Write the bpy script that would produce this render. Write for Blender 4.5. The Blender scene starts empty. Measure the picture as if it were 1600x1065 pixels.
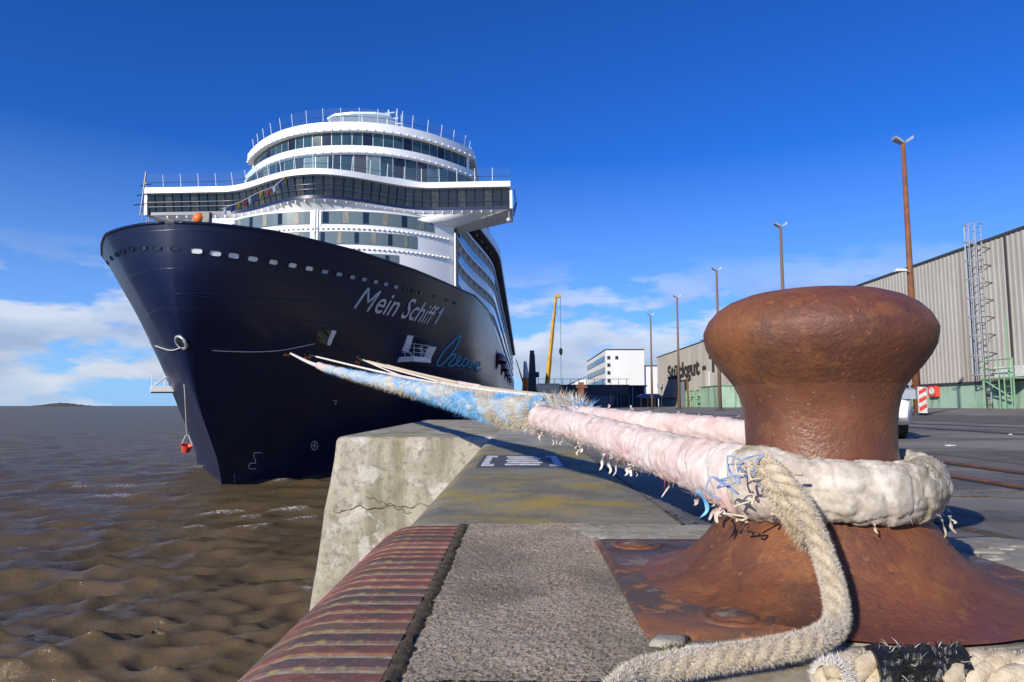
import bpy, math, random
import numpy as np
from mathutils import Vector, Matrix, noise, Euler
R = math.radians
random.seed(7); rng = np.random.default_rng(7)
S = bpy.context.scene
C = S.collection
# ------------------------------------------------------------------ camera
CAMZ = 0.56
cd = bpy.data.cameras.new('camera'); cam = bpy.data.objects.new('camera', cd); C.objects.link(cam)
cd.sensor_width = 36; cd.lens = 24.0; cd.clip_start = 0.05; cd.clip_end = 60000
cam.location = (0, 0, CAMZ)
cam.rotation_euler = Euler((R(90 + 5.38), 0, R(0.644)), 'XYZ')
S.camera = cam
# ------------------------------------------------------------------ sun and sky
SUN_EL = R(23.0); sa, sb = -0.588, -0.809          # horizontal direction towards the sun
w = bpy.data.worlds.new('World'); S.world = w; w.use_nodes = True
nt = w.node_tree; nt.nodes.clear()
def wn(t, **k):
    n = nt.nodes.new(t)
    for a, b in k.items(): setattr(n, a, b)
    return n
out = wn('ShaderNodeOutputWorld'); bg = wn('ShaderNodeBackground'); sky = wn('ShaderNodeTexSky')
sky.sky_type = 'NISHITA'; sky.sun_disc = False; sky.sun_elevation = SUN_EL
sky.sun_rotation = math.atan2(sa, sb); sky.altitude = 2500; sky.air_density = 1.0; sky.dust_density = 0.0; sky.ozone_density = 2.0
hs = wn('ShaderNodeHueSaturation'); hs.inputs['Saturation'].default_value = 1.25; hs.inputs['Hue'].default_value = .508; hs.inputs['Value'].default_value = 1.0
nt.links.new(sky.outputs[0], hs.inputs['Color'])
tcz = wn('ShaderNodeTexCoord'); sz = wn('ShaderNodeSeparateXYZ'); nt.links.new(tcz.outputs['Generated'], sz.inputs[0])
tint = wn('ShaderNodeMixRGB', blend_type='MULTIPLY'); tint.inputs[0].default_value = 1; tint.inputs[2].default_value = (.40, .95, 1.60, 1); nt.links.new(hs.outputs[0], tint.inputs[1])
hz = wn('ShaderNodeValToRGB'); he = hz.color_ramp.elements; he[0].position = 0; he[0].color = (.9,.9,.9,1); he[1].position = .34; he[1].color = (0,0,0,1); q_ = he.new(.10); q_.color = (.48,.48,.48,1)
nt.links.new(sz.outputs['Z'], hz.inputs[0])
hm_ = wn('ShaderNodeMixRGB'); hm_.inputs[2].default_value = (2.9, 5.0, 8.4, 1); nt.links.new(hz.outputs[0], hm_.inputs[0]); nt.links.new(tint.outputs[0], hm_.inputs[1])
tc = wn('ShaderNodeTexCoord'); sep = wn('ShaderNodeSeparateXYZ'); nt.links.new(tc.outputs['Generated'], sep.inputs[0])
mp = wn('ShaderNodeMapping'); mp.inputs['Scale'].default_value = (1, 1, 3.2); mp.inputs['Location'].default_value = (3.1, 1.7, 0.12)
nt.links.new(tc.outputs['Generated'], mp.inputs[0])
n1 = wn('ShaderNodeTexNoise'); n1.inputs['Scale'].default_value = 5.5; n1.inputs['Detail'].default_value = 9; n1.inputs['Roughness'].default_value = .56
nt.links.new(mp.outputs[0], n1.inputs['Vector'])
r1 = wn('ShaderNodeValToRGB'); r1.color_ramp.elements[0].position = .465; r1.color_ramp.elements[1].position = .535
nt.links.new(n1.outputs['Fac'], r1.inputs[0])
r2 = wn('ShaderNodeValToRGB')                                   # clouds lie low over the horizon, all the way round
e = r2.color_ramp.elements; e[0].position = 0.0; e[0].color = (.75, .75, .75, 1); e[1].position = .21; e[1].color = (0, 0, 0, 1)
m_ = e.new(.05); m_.color = (1, 1, 1, 1); m_ = e.new(.13); m_.color = (.8, .8, .8, 1)
nt.links.new(sep.outputs['Z'], r2.inputs[0])
mu = wn('ShaderNodeMath', operation='MULTIPLY'); nt.links.new(r1.outputs[0], mu.inputs[0]); nt.links.new(r2.outputs[0], mu.inputs[1])
mu2 = wn('ShaderNodeMath', operation='MULTIPLY'); mu2.inputs[1].default_value = .88; nt.links.new(mu.outputs[0], mu2.inputs[0])
mp2 = wn('ShaderNodeMapping'); mp2.inputs['Scale'].default_value = (1, 1, 3.2); mp2.inputs['Location'].default_value = (3.1, 1.7, 0.19)
nt.links.new(tc.outputs['Generated'], mp2.inputs[0])
n2 = wn('ShaderNodeTexNoise'); n2.inputs['Scale'].default_value = 5.5; n2.inputs['Detail'].default_value = 5
nt.links.new(mp2.outputs[0], n2.inputs['Vector'])
cr = wn('ShaderNodeValToRGB'); cr.color_ramp.elements[0].position = .42; cr.color_ramp.elements[0].color = (7.2, 7.5, 8.0, 1)
cr.color_ramp.elements[1].position = .66; cr.color_ramp.elements[1].color = (3.6, 4.3, 5.8, 1)
nt.links.new(n2.outputs['Fac'], cr.inputs[0])
mx = wn('ShaderNodeMixRGB'); nt.links.new(mu2.outputs[0], mx.inputs[0]); nt.links.new(hm_.outputs[0], mx.inputs[1]); nt.links.new(cr.outputs[0], mx.inputs[2])
nt.links.new(mx.outputs[0], bg.inputs[0]); bg.inputs[1].default_value = 0.095
nt.links.new(bg.outputs[0], out.inputs[0])
sd = bpy.data.lights.new('sun', 'SUN'); sun = bpy.data.objects.new('sun', sd); C.objects.link(sun)
sd.energy = 4.9; sd.angle = R(.53); sd.color = (1, .93, .82)
sv = Vector((sa * math.cos(SUN_EL), sb * math.cos(SUN_EL), math.sin(SUN_EL)))
sun.rotation_euler = sv.to_track_quat('Z', 'Y').to_euler()
S.view_settings.view_transform = 'Standard'; S.view_settings.look = 'None'; S.view_settings.exposure = 0.2; S.view_settings.gamma = 1
# ------------------------------------------------------------------ pixel of the photograph -> point in the place
F = 1066.7; RM = cam.rotation_euler.to_matrix(); CO = Vector(cam.location)
def ray(px, py): return (RM @ Vector(((px - 800) / F, (532.5 - py) / F, -1))).normalized()
def gp(px, py, z=0.0):
    d = ray(px, py); return CO + d * ((z - CO.z) / d.z)
def aY(px, py, Y):
    d = ray(px, py); return CO + d * (Y / d.y)
def aX(px, py, X):
    d = ray(px, py); return CO + d * (X / d.x)
# ------------------------------------------------------------------ mesh helpers
class MB:
    def __init__(s): s.v = []; s.f = []; s.m = []
    def add(s, v, f, mi=0):
        o = len(s.v); s.v += [tuple(p) for p in v]; s.f += [tuple(i + o for i in q) for q in f]; s.m += [mi] * len(f); return s
    def box(s, a, b, mi=0):
        x0, y0, z0 = a; x1, y1, z1 = b
        return s.add([(x0,y0,z0),(x1,y0,z0),(x1,y1,z0),(x0,y1,z0),(x0,y0,z1),(x1,y0,z1),(x1,y1,z1),(x0,y1,z1)],
                     [(0,3,2,1),(4,5,6,7),(0,1,5,4),(1,2,6,5),(2,3,7,6),(3,0,4,7)], mi)
    def cbox(s, a, b, c=.01, mi=0):                         # box with chamfered top and side edges
        x0, y0, z0 = a; x1, y1, z1 = b; v = []
        for z, i in ((z0, 0), (z1 - c, 0), (z1, c)):
            v += [(x0+i+c,y0+i,z),(x1-i-c,y0+i,z),(x1-i,y0+i+c,z),(x1-i,y1-i-c,z),(x1-i-c,y1-i,z),(x0+i+c,y1-i,z),(x0+i,y1-i-c,z),(x0+i,y0+i+c,z)]
        f = [tuple(range(7,-1,-1)), tuple(range(16,24))]
        for k in (0, 8):
            for i in range(8): f.append((k+i, k+(i+1)%8, k+8+(i+1)%8, k+8+i))
        return s.add(v, f, mi)
    def bar(s, a, b, r, n=6, r2=None, mi=0): return s.tube([a, b], r, n, mi=mi, r2=r2)
    def tube(s, pts, r, n=8, mi=0, r2=None, caps=True, flat=None):
        pts = [Vector(p) for p in pts]; N = len(pts); v = []; f = []
        t0 = (pts[1] - pts[0]).normalized(); up = Vector((0,0,1)) if abs(t0.z) < .9 else Vector((0,1,0))
        u = t0.cross(up).normalized()
        for i, p in enumerate(pts):
            t = (pts[min(i+1,N-1)] - pts[max(i-1,0)]).normalized()
            u = (u - t * u.dot(t)).normalized(); w_ = t.cross(u)
            rr = r[i] if hasattr(r, '__len__') else (r if r2 is None else r + (r2 - r) * i / (N - 1))
            for k in range(n):
                a = 2 * math.pi * k / n; v.append(p + u * math.cos(a) * rr + w_ * math.sin(a) * rr)
        for i in range(N-1):
            for k in range(n): f.append((i*n+k, i*n+(k+1)%n, (i+1)*n+(k+1)%n, (i+1)*n+k))
        if caps: f += [tuple(range(n-1,-1,-1)), tuple((N-1)*n+k for k in range(n))]
        return s.add(v, f, mi)
    def lathe(s, prof, c=(0,0,0), n=48, mi=0):
        v = []; f = []; m = len(prof)
        for k in range(n):
            a = 2*math.pi*k/n
            for r, z in prof: v.append((c[0]+r*math.cos(a), c[1]+r*math.sin(a), c[2]+z))
        for k in range(n):
            for j in range(m-1): f.append((k*m+j, ((k+1)%n)*m+j, ((k+1)%n)*m+j+1, k*m+j+1))
        return s.add(v, f, mi)
    def grid(s, fn, nu, nv, mi=0):
        v = [fn(i/nu, j/nv) for j in range(nv+1) for i in range(nu+1)]
        f = [(j*(nu+1)+i, j*(nu+1)+i+1, (j+1)*(nu+1)+i+1, (j+1)*(nu+1)+i) for j in range(nv) for i in range(nu)]
        return s.add(v, f, mi)
    def prism(s, poly, h0, h1, ax='z', mi=0):               # polygon extruded along an axis
        n = len(poly)
        def P(a, b, h): return (a, b, h) if ax == 'z' else ((a, h, b) if ax == 'y' else (h, a, b))
        v = [P(a, b, h0) for a, b in poly] + [P(a, b, h1) for a, b in poly]
        f = [tuple(range(n-1,-1,-1)), tuple(range(n, 2*n))] + [(i, (i+1)%n, n+(i+1)%n, n+i) for i in range(n)]
        return s.add(v, f, mi)
    def mesh(s, name):
        me = bpy.data.meshes.new(name); me.from_pydata(s.v, [], s.f); return me
    def build(s, name, mats, parent=None, smooth=False, loc=None, fix=True):
        me = s.mesh(name)
        for m in (mats if isinstance(mats, (list, tuple)) else [mats]): me.materials.append(m)
        me.polygons.foreach_set('material_index', s.m)
        if fix:
            import bmesh
            bm = bmesh.new(); bm.from_mesh(me); bmesh.ops.recalc_face_normals(bm, faces=bm.faces); bm.to_mesh(me); bm.free()
        if smooth is True: me.polygons.foreach_set('use_smooth', [True]*len(me.polygons))
        o = bpy.data.objects.new(name, me); C.objects.link(o)
        if parent: o.parent = parent
        if loc is not None: o.location = loc
        if smooth == 'auto':
            me.polygons.foreach_set('use_smooth', [True]*len(me.polygons))
            try: me.set_sharp_from_angle(angle=R(38))
            except Exception: pass
        return o
def tag(o, label=None, cat=None, group=None, kind=None):
    if label: o['label'] = label
    if cat: o['category'] = cat
    if group: o['group'] = group
    if kind: o['kind'] = kind
    return o
def thing(name, label, cat, loc=(0,0,0), rz=0, group=None):
    o = bpy.data.objects.new(name, None); C.objects.link(o); o.location = loc; o.rotation_euler = (0,0,rz); o.empty_display_size = .2
    return tag(o, label, cat, group)
def inst(me, name, parent, loc=(0,0,0), rot=(0,0,0), sc=(1,1,1)):
    o = bpy.data.objects.new(name, me); C.objects.link(o); o.parent = parent; o.location = loc; o.rotation_euler = rot; o.scale = sc; return o
def copy_tree(o, parent=None):
    c = o.copy(); C.objects.link(c); c.parent = parent
    for ch in list(o.children): copy_tree(ch, c)
    return c
def spline(pts, n):
    pts = [Vector(p) for p in pts]; out = []; N = len(pts)
    for i in range(N-1):
        p0 = pts[max(i-1,0)]; p1 = pts[i]; p2 = pts[i+1]; p3 = pts[min(i+2,N-1)]
        for k in range(n):
            t = k/n
            out.append(.5*((2*p1)+(p2-p0)*t+(2*p0-5*p1+4*p2-p3)*t*t+(3*p1-p0-3*p2+p3)*t**3))
    out.append(pts[-1]); return out
# ------------------------------------------------------------------ materials
def mat(name, col, var=None, vs=3.0, lo=.35, hi=.65, rough=.7, bump=0, bs=40, metal=0, spec=.5, layers=(), stretch=(1,1,1), rvar=0, orand=0, bdist=.01, coat=0):
    m = bpy.data.materials.new(name); m.use_nodes = True; t = m.node_tree; N = t.nodes; L = t.links
    p = N['Principled BSDF']; p.inputs['Roughness'].default_value = rough; p.inputs['Metallic'].default_value = metal
    p.inputs['Specular IOR Level'].default_value = spec; p.inputs['Coat Weight'].default_value = coat
    tc = N.new('ShaderNodeTexCoord'); mp = N.new('ShaderNodeMapping'); mp.inputs['Scale'].default_value = stretch; L.new(tc.outputs['Object'], mp.inputs[0])
    def nz(scale, lo, hi, det=8, off=0, st=None):
        v = mp.outputs[0]
        if off or st:
            q = N.new('ShaderNodeMapping'); q.inputs['Location'].default_value = (off, off*1.7, off*.6); q.inputs['Scale'].default_value = st or stretch
            L.new(tc.outputs['Object'], q.inputs[0]); v = q.outputs[0]
        n = N.new('ShaderNodeTexNoise'); n.inputs['Scale'].default_value = scale; n.inputs['Detail'].default_value = det; n.inputs['Roughness'].default_value = .62
        L.new(v, n.inputs['Vector']); r = N.new('ShaderNodeMapRange'); kk = 1 if (lo == 0 and hi == 1) else 1.75; r.inputs['From Min'].default_value = .5+(lo-.5)/kk; r.inputs['From Max'].default_value = .5+(hi-.5)/kk
        L.new(n.outputs['Fac'], r.inputs['Value']); return r.outputs[0]
    cur = None
    def c4(c): return (c[0], c[1], c[2], 1)
    if var or layers or orand:
        mx = N.new('ShaderNodeMixRGB'); mx.inputs[1].default_value = c4(col); mx.inputs[2].default_value = c4(var or col); mx.inputs[0].default_value = 0
        if var: L.new(nz(vs, lo, hi), mx.inputs[0])
        cur = mx.outputs[0]
        for i, ly in enumerate(layers):                        # (colour, scale, lo, hi, strength[, stretch])
            x = N.new('ShaderNodeMixRGB'); x.inputs[2].default_value = c4(ly[0]); L.new(cur, x.inputs[1])
            k = N.new('ShaderNodeMath'); k.operation = 'MULTIPLY'; k.inputs[1].default_value = ly[4]; L.new(nz(ly[1], ly[2], ly[3], 8, 3.7*(i+1), ly[5] if len(ly) > 5 else None), k.inputs[0])
            L.new(k.outputs[0], x.inputs[0]); cur = x.outputs[0]
        if orand:
            oi = N.new('ShaderNodeObjectInfo'); r = N.new('ShaderNodeMapRange'); r.inputs['To Min'].default_value = 1-orand; r.inputs['To Max'].default_value = 1+orand
            L.new(oi.outputs['Random'], r.inputs['Value']); h = N.new('ShaderNodeHueSaturation'); L.new(cur, h.inputs['Color']); L.new(r.outputs[0], h.inputs['Value']); cur = h.outputs[0]
        L.new(cur, p.inputs['Base Color'])
    else: p.inputs['Base Color'].default_value = c4(col)
    if rvar:
        r = N.new('ShaderNodeMapRange'); r.inputs['To Min'].default_value = rough-rvar; r.inputs['To Max'].default_value = rough+rvar
        L.new(nz(vs*2.3, .3, .7, 6, 9.1), r.inputs['Value']); L.new(r.outputs[0], p.inputs['Roughness'])
    if bump:
        b = N.new('ShaderNodeBump'); b.inputs['Strength'].default_value = bump; b.inputs['Distance'].default_value = bdist
        L.new(nz(bs, 0, 1, 10), b.inputs['Height']); L.new(b.outputs[0], p.inputs['Normal'])
    return m
def glassmat(name, tint, fac=.3, rough=.05):
    m = bpy.data.materials.new(name); m.use_nodes = True; t = m.node_tree; N = t.nodes; L = t.links; N.remove(N['Principled BSDF'])
    a = N.new('ShaderNodeBsdfTransparent'); a.inputs[0].default_value = (*tint, 1); g = N.new('ShaderNodeBsdfGlossy'); g.inputs['Roughness'].default_value = rough
    x = N.new('ShaderNodeMixShader'); fr = N.new('ShaderNodeFresnel'); ad = N.new('ShaderNodeMath'); ad.inputs[1].default_value = fac; L.new(fr.outputs[0], ad.inputs[0])
    L.new(ad.outputs[0], x.inputs[0]); L.new(a.outputs[0], x.inputs[1]); L.new(g.outputs[0], x.inputs[2]); L.new(x.outputs[0], N['Material Output'].inputs[0]); return m
M = {}
M['rust'] = mat('rusty_iron', (.135,.047,.020), (.20,.072,.024), vs=4, rough=.55, rvar=.12, bump=.7, bs=60, bdist=.007, spec=.5,
    layers=[((.070,.030,.020), 2.2,.46,.70,.8), ((.14,.043,.030), 1.4,.48,.64,.7), ((.24,.095,.03), 10,.60,.78,.55), ((.06,.03,.02), 22,.62,.74,.5), ((.32,.13,.04), 40,.68,.78,.45)])
M['rust_polished'] = mat('rope_polished_iron', (.135,.047,.022), (.185,.066,.026), vs=4, rough=.40, rvar=.12, bump=.6, bs=60, bdist=.006, spec=.6,
    layers=[((.075,.032,.022), 2.2,.46,.70,.7), ((.12,.042,.034), 1.4,.48,.64,.7), ((.22,.09,.03), 10,.62,.78,.5), ((.42,.38,.34), 55,.76,.84,.6)])
M['rust_plate'] = mat('rusty_plate', (.10,.055,.04), (.20,.075,.03), vs=4, rough=.62, rvar=.15, bump=.6, bs=45, bdist=.006, layers=[((.055,.045,.042), 2.5,.48,.62,.85), ((.33,.12,.03), 11,.6,.7,.7), ((.3,.27,.22), 6,.66,.76,.5)])
M['rust_post'] = mat('rusty_post', (.23,.085,.03), (.15,.06,.03), vs=3, rough=.8, bump=.2)
M['agg'] = mat('exposed_aggregate', (.37,.295,.20), (.47,.385,.275), vs=4, rough=.9, bump=.9, bs=160, bdist=.006, layers=[((.075,.06,.042), 110,.52,.62,.85), ((.52,.48,.40), 90,.62,.70,.75), ((.30,.19,.12), 75,.60,.70,.6), ((.11,.105,.05), 2.5,.52,.75,.45), ((.13,.11,.085), 1.3,.5,.7,.5)])
M['conc_olive'] = mat('olive_concrete', (.185,.165,.105), (.26,.235,.16), vs=1.6, rough=.85, bump=.35, bs=60, bdist=.006,
    layers=[((.10,.095,.075), 3,.52,.7,.6), ((.36,.26,.03), 1.1,.49,.68,.85), ((.16,.15,.13), 5,.5,.7,.5,(.5,2.2,1)), ((.27,.26,.22), 18,.62,.74,.45), ((.07,.065,.05), 40,.64,.72,.5)])
M['conc_grey'] = mat('worn_concrete', (.27,.245,.19), (.36,.33,.265), vs=1.5, rough=.88, bump=.45, bs=50, bdist=.008, layers=[((.15,.14,.11), 2,.52,.7,.6), ((.40,.38,.33), 25,.62,.74,.4), ((.10,.09,.07), 60,.66,.72,.5)])
M['conc_block'] = mat('pier_concrete', (.33,.295,.225), (.41,.37,.29), vs=1.2, rough=.9, bump=.6, bs=14, bdist=.02,
    layers=[((.20,.18,.12), 1.7,.46,.68,.85,(1,1,.2)), ((.21,.195,.06), 1.2,.54,.70,.85,(1,1,.25)), ((.15,.135,.10), 7,.52,.7,.55), ((.58,.55,.49), 2.2,.63,.72,.6), ((.16,.145,.12), 30,.62,.70,.6)])
M['patch'] = mat('pale_concrete_patch', (.36,.34,.27), (.26,.24,.18), vs=6, rough=.92, bump=.8, bs=70, bdist=.008, layers=[((.50,.48,.42), 30,.58,.7,.6)])
M['mortar'] = mat('mortar', (.40,.35,.25), (.30,.26,.18), vs=20, rough=.95, bump=.7, bs=150, bdist=.004, layers=[((.25,.22,.06), 12,.55,.7,.6)])
for k, a, b in (('red',(.225,.080,.055),(.155,.062,.048)), ('dark',(.095,.066,.056),(.14,.072,.056)), ('orange',(.26,.115,.072),(.20,.08,.052)), ('olive',(.15,.10,.06),(.18,.09,.055))):
    M['brick_'+k] = mat('brick_'+k, a, b, vs=14, rough=.85, rvar=.1, bump=.5, bs=120, bdist=.003, orand=.18, layers=[((.24,.20,.12), 14,.60,.76,.6), ((.36,.22,.15), 45,.66,.80,.5), ((.07,.055,.05), 9,.56,.74,.55), ((.27,.23,.07), 22,.66,.78,.5)])
M['soil'] = mat('dark_soil', (.05,.038,.024), (.12,.088,.045), vs=30, rough=1, bump=1, bs=120)
M['moss'] = mat('moss', (.16,.13,.03), (.09,.075,.025), vs=40, rough=1)
M['asphalt'] = mat('asphalt', (.15,.135,.112), (.235,.215,.18), vs=.5, rough=.88, bump=.6, bs=60, bdist=.01, layers=[((.05,.05,.05), 1.2,.52,.66,.7,(.25,1,1)), ((.17,.165,.155), 3.5,.58,.72,.5,(1.5,.3,1)), ((.2,.19,.18), 70,.62,.7,.45)])
M['white_paint'] = mat('worn_white_paint', (.72,.72,.70), (.45,.44,.42), vs=12, rough=.7)
M['mark_dark'] = mat('dark_road_paint', (.055,.06,.075), (.10,.10,.095), vs=9, rough=.7)
M['steel_rail'] = mat('rusty_rail', (.23,.095,.04), (.13,.06,.035), vs=8, rough=.55, bump=.2, metal=.2)
M['white'] = mat('ship_white', (.80,.80,.79), rough=.35)
M['white_metal'] = mat('white_metal', (.76,.76,.75), rough=.4)
M['hull'] = mat('navy_hull_paint', (.0022,.0078,.036), (.003,.0095,.043), vs=.25, rough=.33, spec=.42, layers=[((.006,.012,.035), .5,.55,.75,.5,(1,.25,1))])
_t = M['hull'].node_tree; _N = _t.nodes; _tc = _N.new('ShaderNodeTexCoord'); _s = _N.new('ShaderNodeSeparateXYZ'); _c = _N.new('ShaderNodeCombineXYZ'); _b = _N.new('ShaderNodeTexBrick'); _u = _N.new('ShaderNodeBump')
_t.links.new(_tc.outputs['Object'], _s.inputs[0]); _t.links.new(_s.outputs['Y'], _c.inputs[0]); _t.links.new(_s.outputs['Z'], _c.inputs[1]); _t.links.new(_c.outputs[0], _b.inputs['Vector'])
_b.inputs['Scale'].default_value = 1; _b.inputs['Brick Width'].default_value = 7; _b.inputs['Row Height'].default_value = 2.4; _b.inputs['Mortar Size'].default_value = .035; _b.inputs['Mortar Smooth'].default_value = 1
_u.inputs['Strength'].default_value = .35; _u.inputs['Distance'].default_value = .03; _t.links.new(_b.outputs['Fac'], _u.inputs['Height']); _t.links.new(_u.outputs[0], _N['Principled BSDF'].inputs['Normal'])   # weld seams between plates
M['hull_letter'] = mat('silver_lettering', (.52,.54,.56), rough=.5)
M['hull_cyan'] = mat('cyan_lettering', (.10,.38,.55), rough=.5)
M['glass_dark'] = mat('dark_window', (.012,.016,.018), rough=.06, spec=.9)
M['glass_green'] = mat('green_window', (.035,.075,.075), (.02,.04,.045), vs=.3, rough=.07, spec=.9)
M['glass_grey'] = mat('grey_window_band', (.13,.17,.17), rough=.15, spec=.8)
M['curtain'] = mat('window_curtain', (.33,.31,.24), (.10,.10,.09), vs=5, rough=.5, stretch=(6,6,.2))
M['navy'] = mat('navy_frame', (.012,.022,.07), rough=.35)
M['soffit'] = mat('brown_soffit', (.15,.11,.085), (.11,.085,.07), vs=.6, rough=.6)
M['pane'] = glassmat('clear_glass', (.72,.86,.92), .06)
M['balcony_glass'] = glassmat('balcony_glass', (.35,.55,.65), .18)
M['steel'] = mat('galvanised_steel', (.42,.44,.46), rough=.45, metal=.5)
M['black'] = mat('black_plastic', (.012,.012,.013), rough=.35, bump=.4, bs=60)
M['rubber'] = mat('rubber', (.018,.018,.018), rough=.8)
M['red'] = mat('red_plastic', (.62,.055,.035), rough=.5)
M['orange'] = mat('orange_plastic', (.80,.16,.02), rough=.5)
M['yellow'] = mat('yellow_paint', (.55,.30,.02), (.42,.22,.02), vs=1, rough=.5)
M['maroon'] = mat('maroon_paint', (.22,.02,.03), rough=.4)
M['shed'] = mat('corrugated_grey', (.43,.405,.36), (.38,.355,.315), vs=.25, rough=.65, layers=[((.22,.19,.15), .5,.55,.75,.5,(1,1,.06)), ((.42,.41,.38), 1.5,.6,.75,.4,(1,1,.1))])
M['shed_green'] = mat('green_plinth', (.27,.42,.31), (.32,.47,.36), vs=.6, rough=.75, layers=[((.10,.14,.09), .8,.52,.7,.7,(1,1,.12)), ((.20,.12,.06), 1.4,.62,.74,.6,(1,1,.15)), ((.38,.45,.38), 3,.62,.75,.4)])
M['green'] = mat('green_metal', (.18,.33,.20), rough=.6)
M['letter_dark'] = mat('dark_wall_lettering', (.035,.033,.03), rough=.8)
M['trim_dark'] = mat('dark_trim', (.05,.05,.055), rough=.6)
M['bwhite'] = mat('white_facade', (.72,.72,.70), (.66,.66,.64), vs=.1, rough=.8)
M['bluegrey'] = mat('blue_grey_cladding', (.20,.25,.32), rough=.5)
M['darkblue'] = mat('dark_blue_steel', (.03,.045,.07), rough=.5)
M['blue'] = mat('blue_tarpaulin', (.03,.08,.26), rough=.5)
M['car_white'] = mat('white_car_paint', (.74,.75,.76), rough=.18, coat=.6)
M['land'] = mat('far_land', (.05,.06,.05), rough=1)
M['rope_cream'] = mat('cream_rope', (.60,.51,.37), (.45,.36,.24), vs=25, rough=.95, bump=.6, bs=120)
M['rope_white'] = mat('white_rope', (.72,.70,.66), (.55,.52,.47), vs=12, rough=.9)
M['fuzz_cream'] = mat('cream_fibre', (.66,.58,.44), (.50,.41,.29), vs=8, rough=1, spec=.1)
M['fuzz_white'] = mat('white_fibre', (.70,.67,.62), rough=1, spec=.1)
M['fuzz_blue'] = mat('blue_fibre', (.16,.42,.70), (.25,.52,.75), vs=8, rough=1, spec=.1)
M['canvas'] = mat('canvas_sleeve', (.50,.44,.365), (.41,.355,.29), vs=7, rough=.95, bump=.5, bs=220, bdist=.003, layers=[((.22,.19,.10), 5,.56,.7,.75), ((.44,.30,.26), 3,.60,.76,.5), ((.66,.61,.54), 14,.56,.7,.6), ((.27,.235,.17), 9,.55,.72,.6), ((.62,.57,.50), 60,.5,.7,.4)])
M['canvas_pink'] = mat('pink_canvas_sleeve', (.62,.46,.42), (.63,.54,.49), vs=6, rough=.95, bump=.5, bs=220, bdist=.003, layers=[((.62,.34,.33), 4,.54,.76,.6), ((.36,.29,.22), 11,.57,.76,.65), ((.70,.63,.56), 9,.52,.7,.65)])
# ================================================================== SETTING
WZ = -5.25
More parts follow.
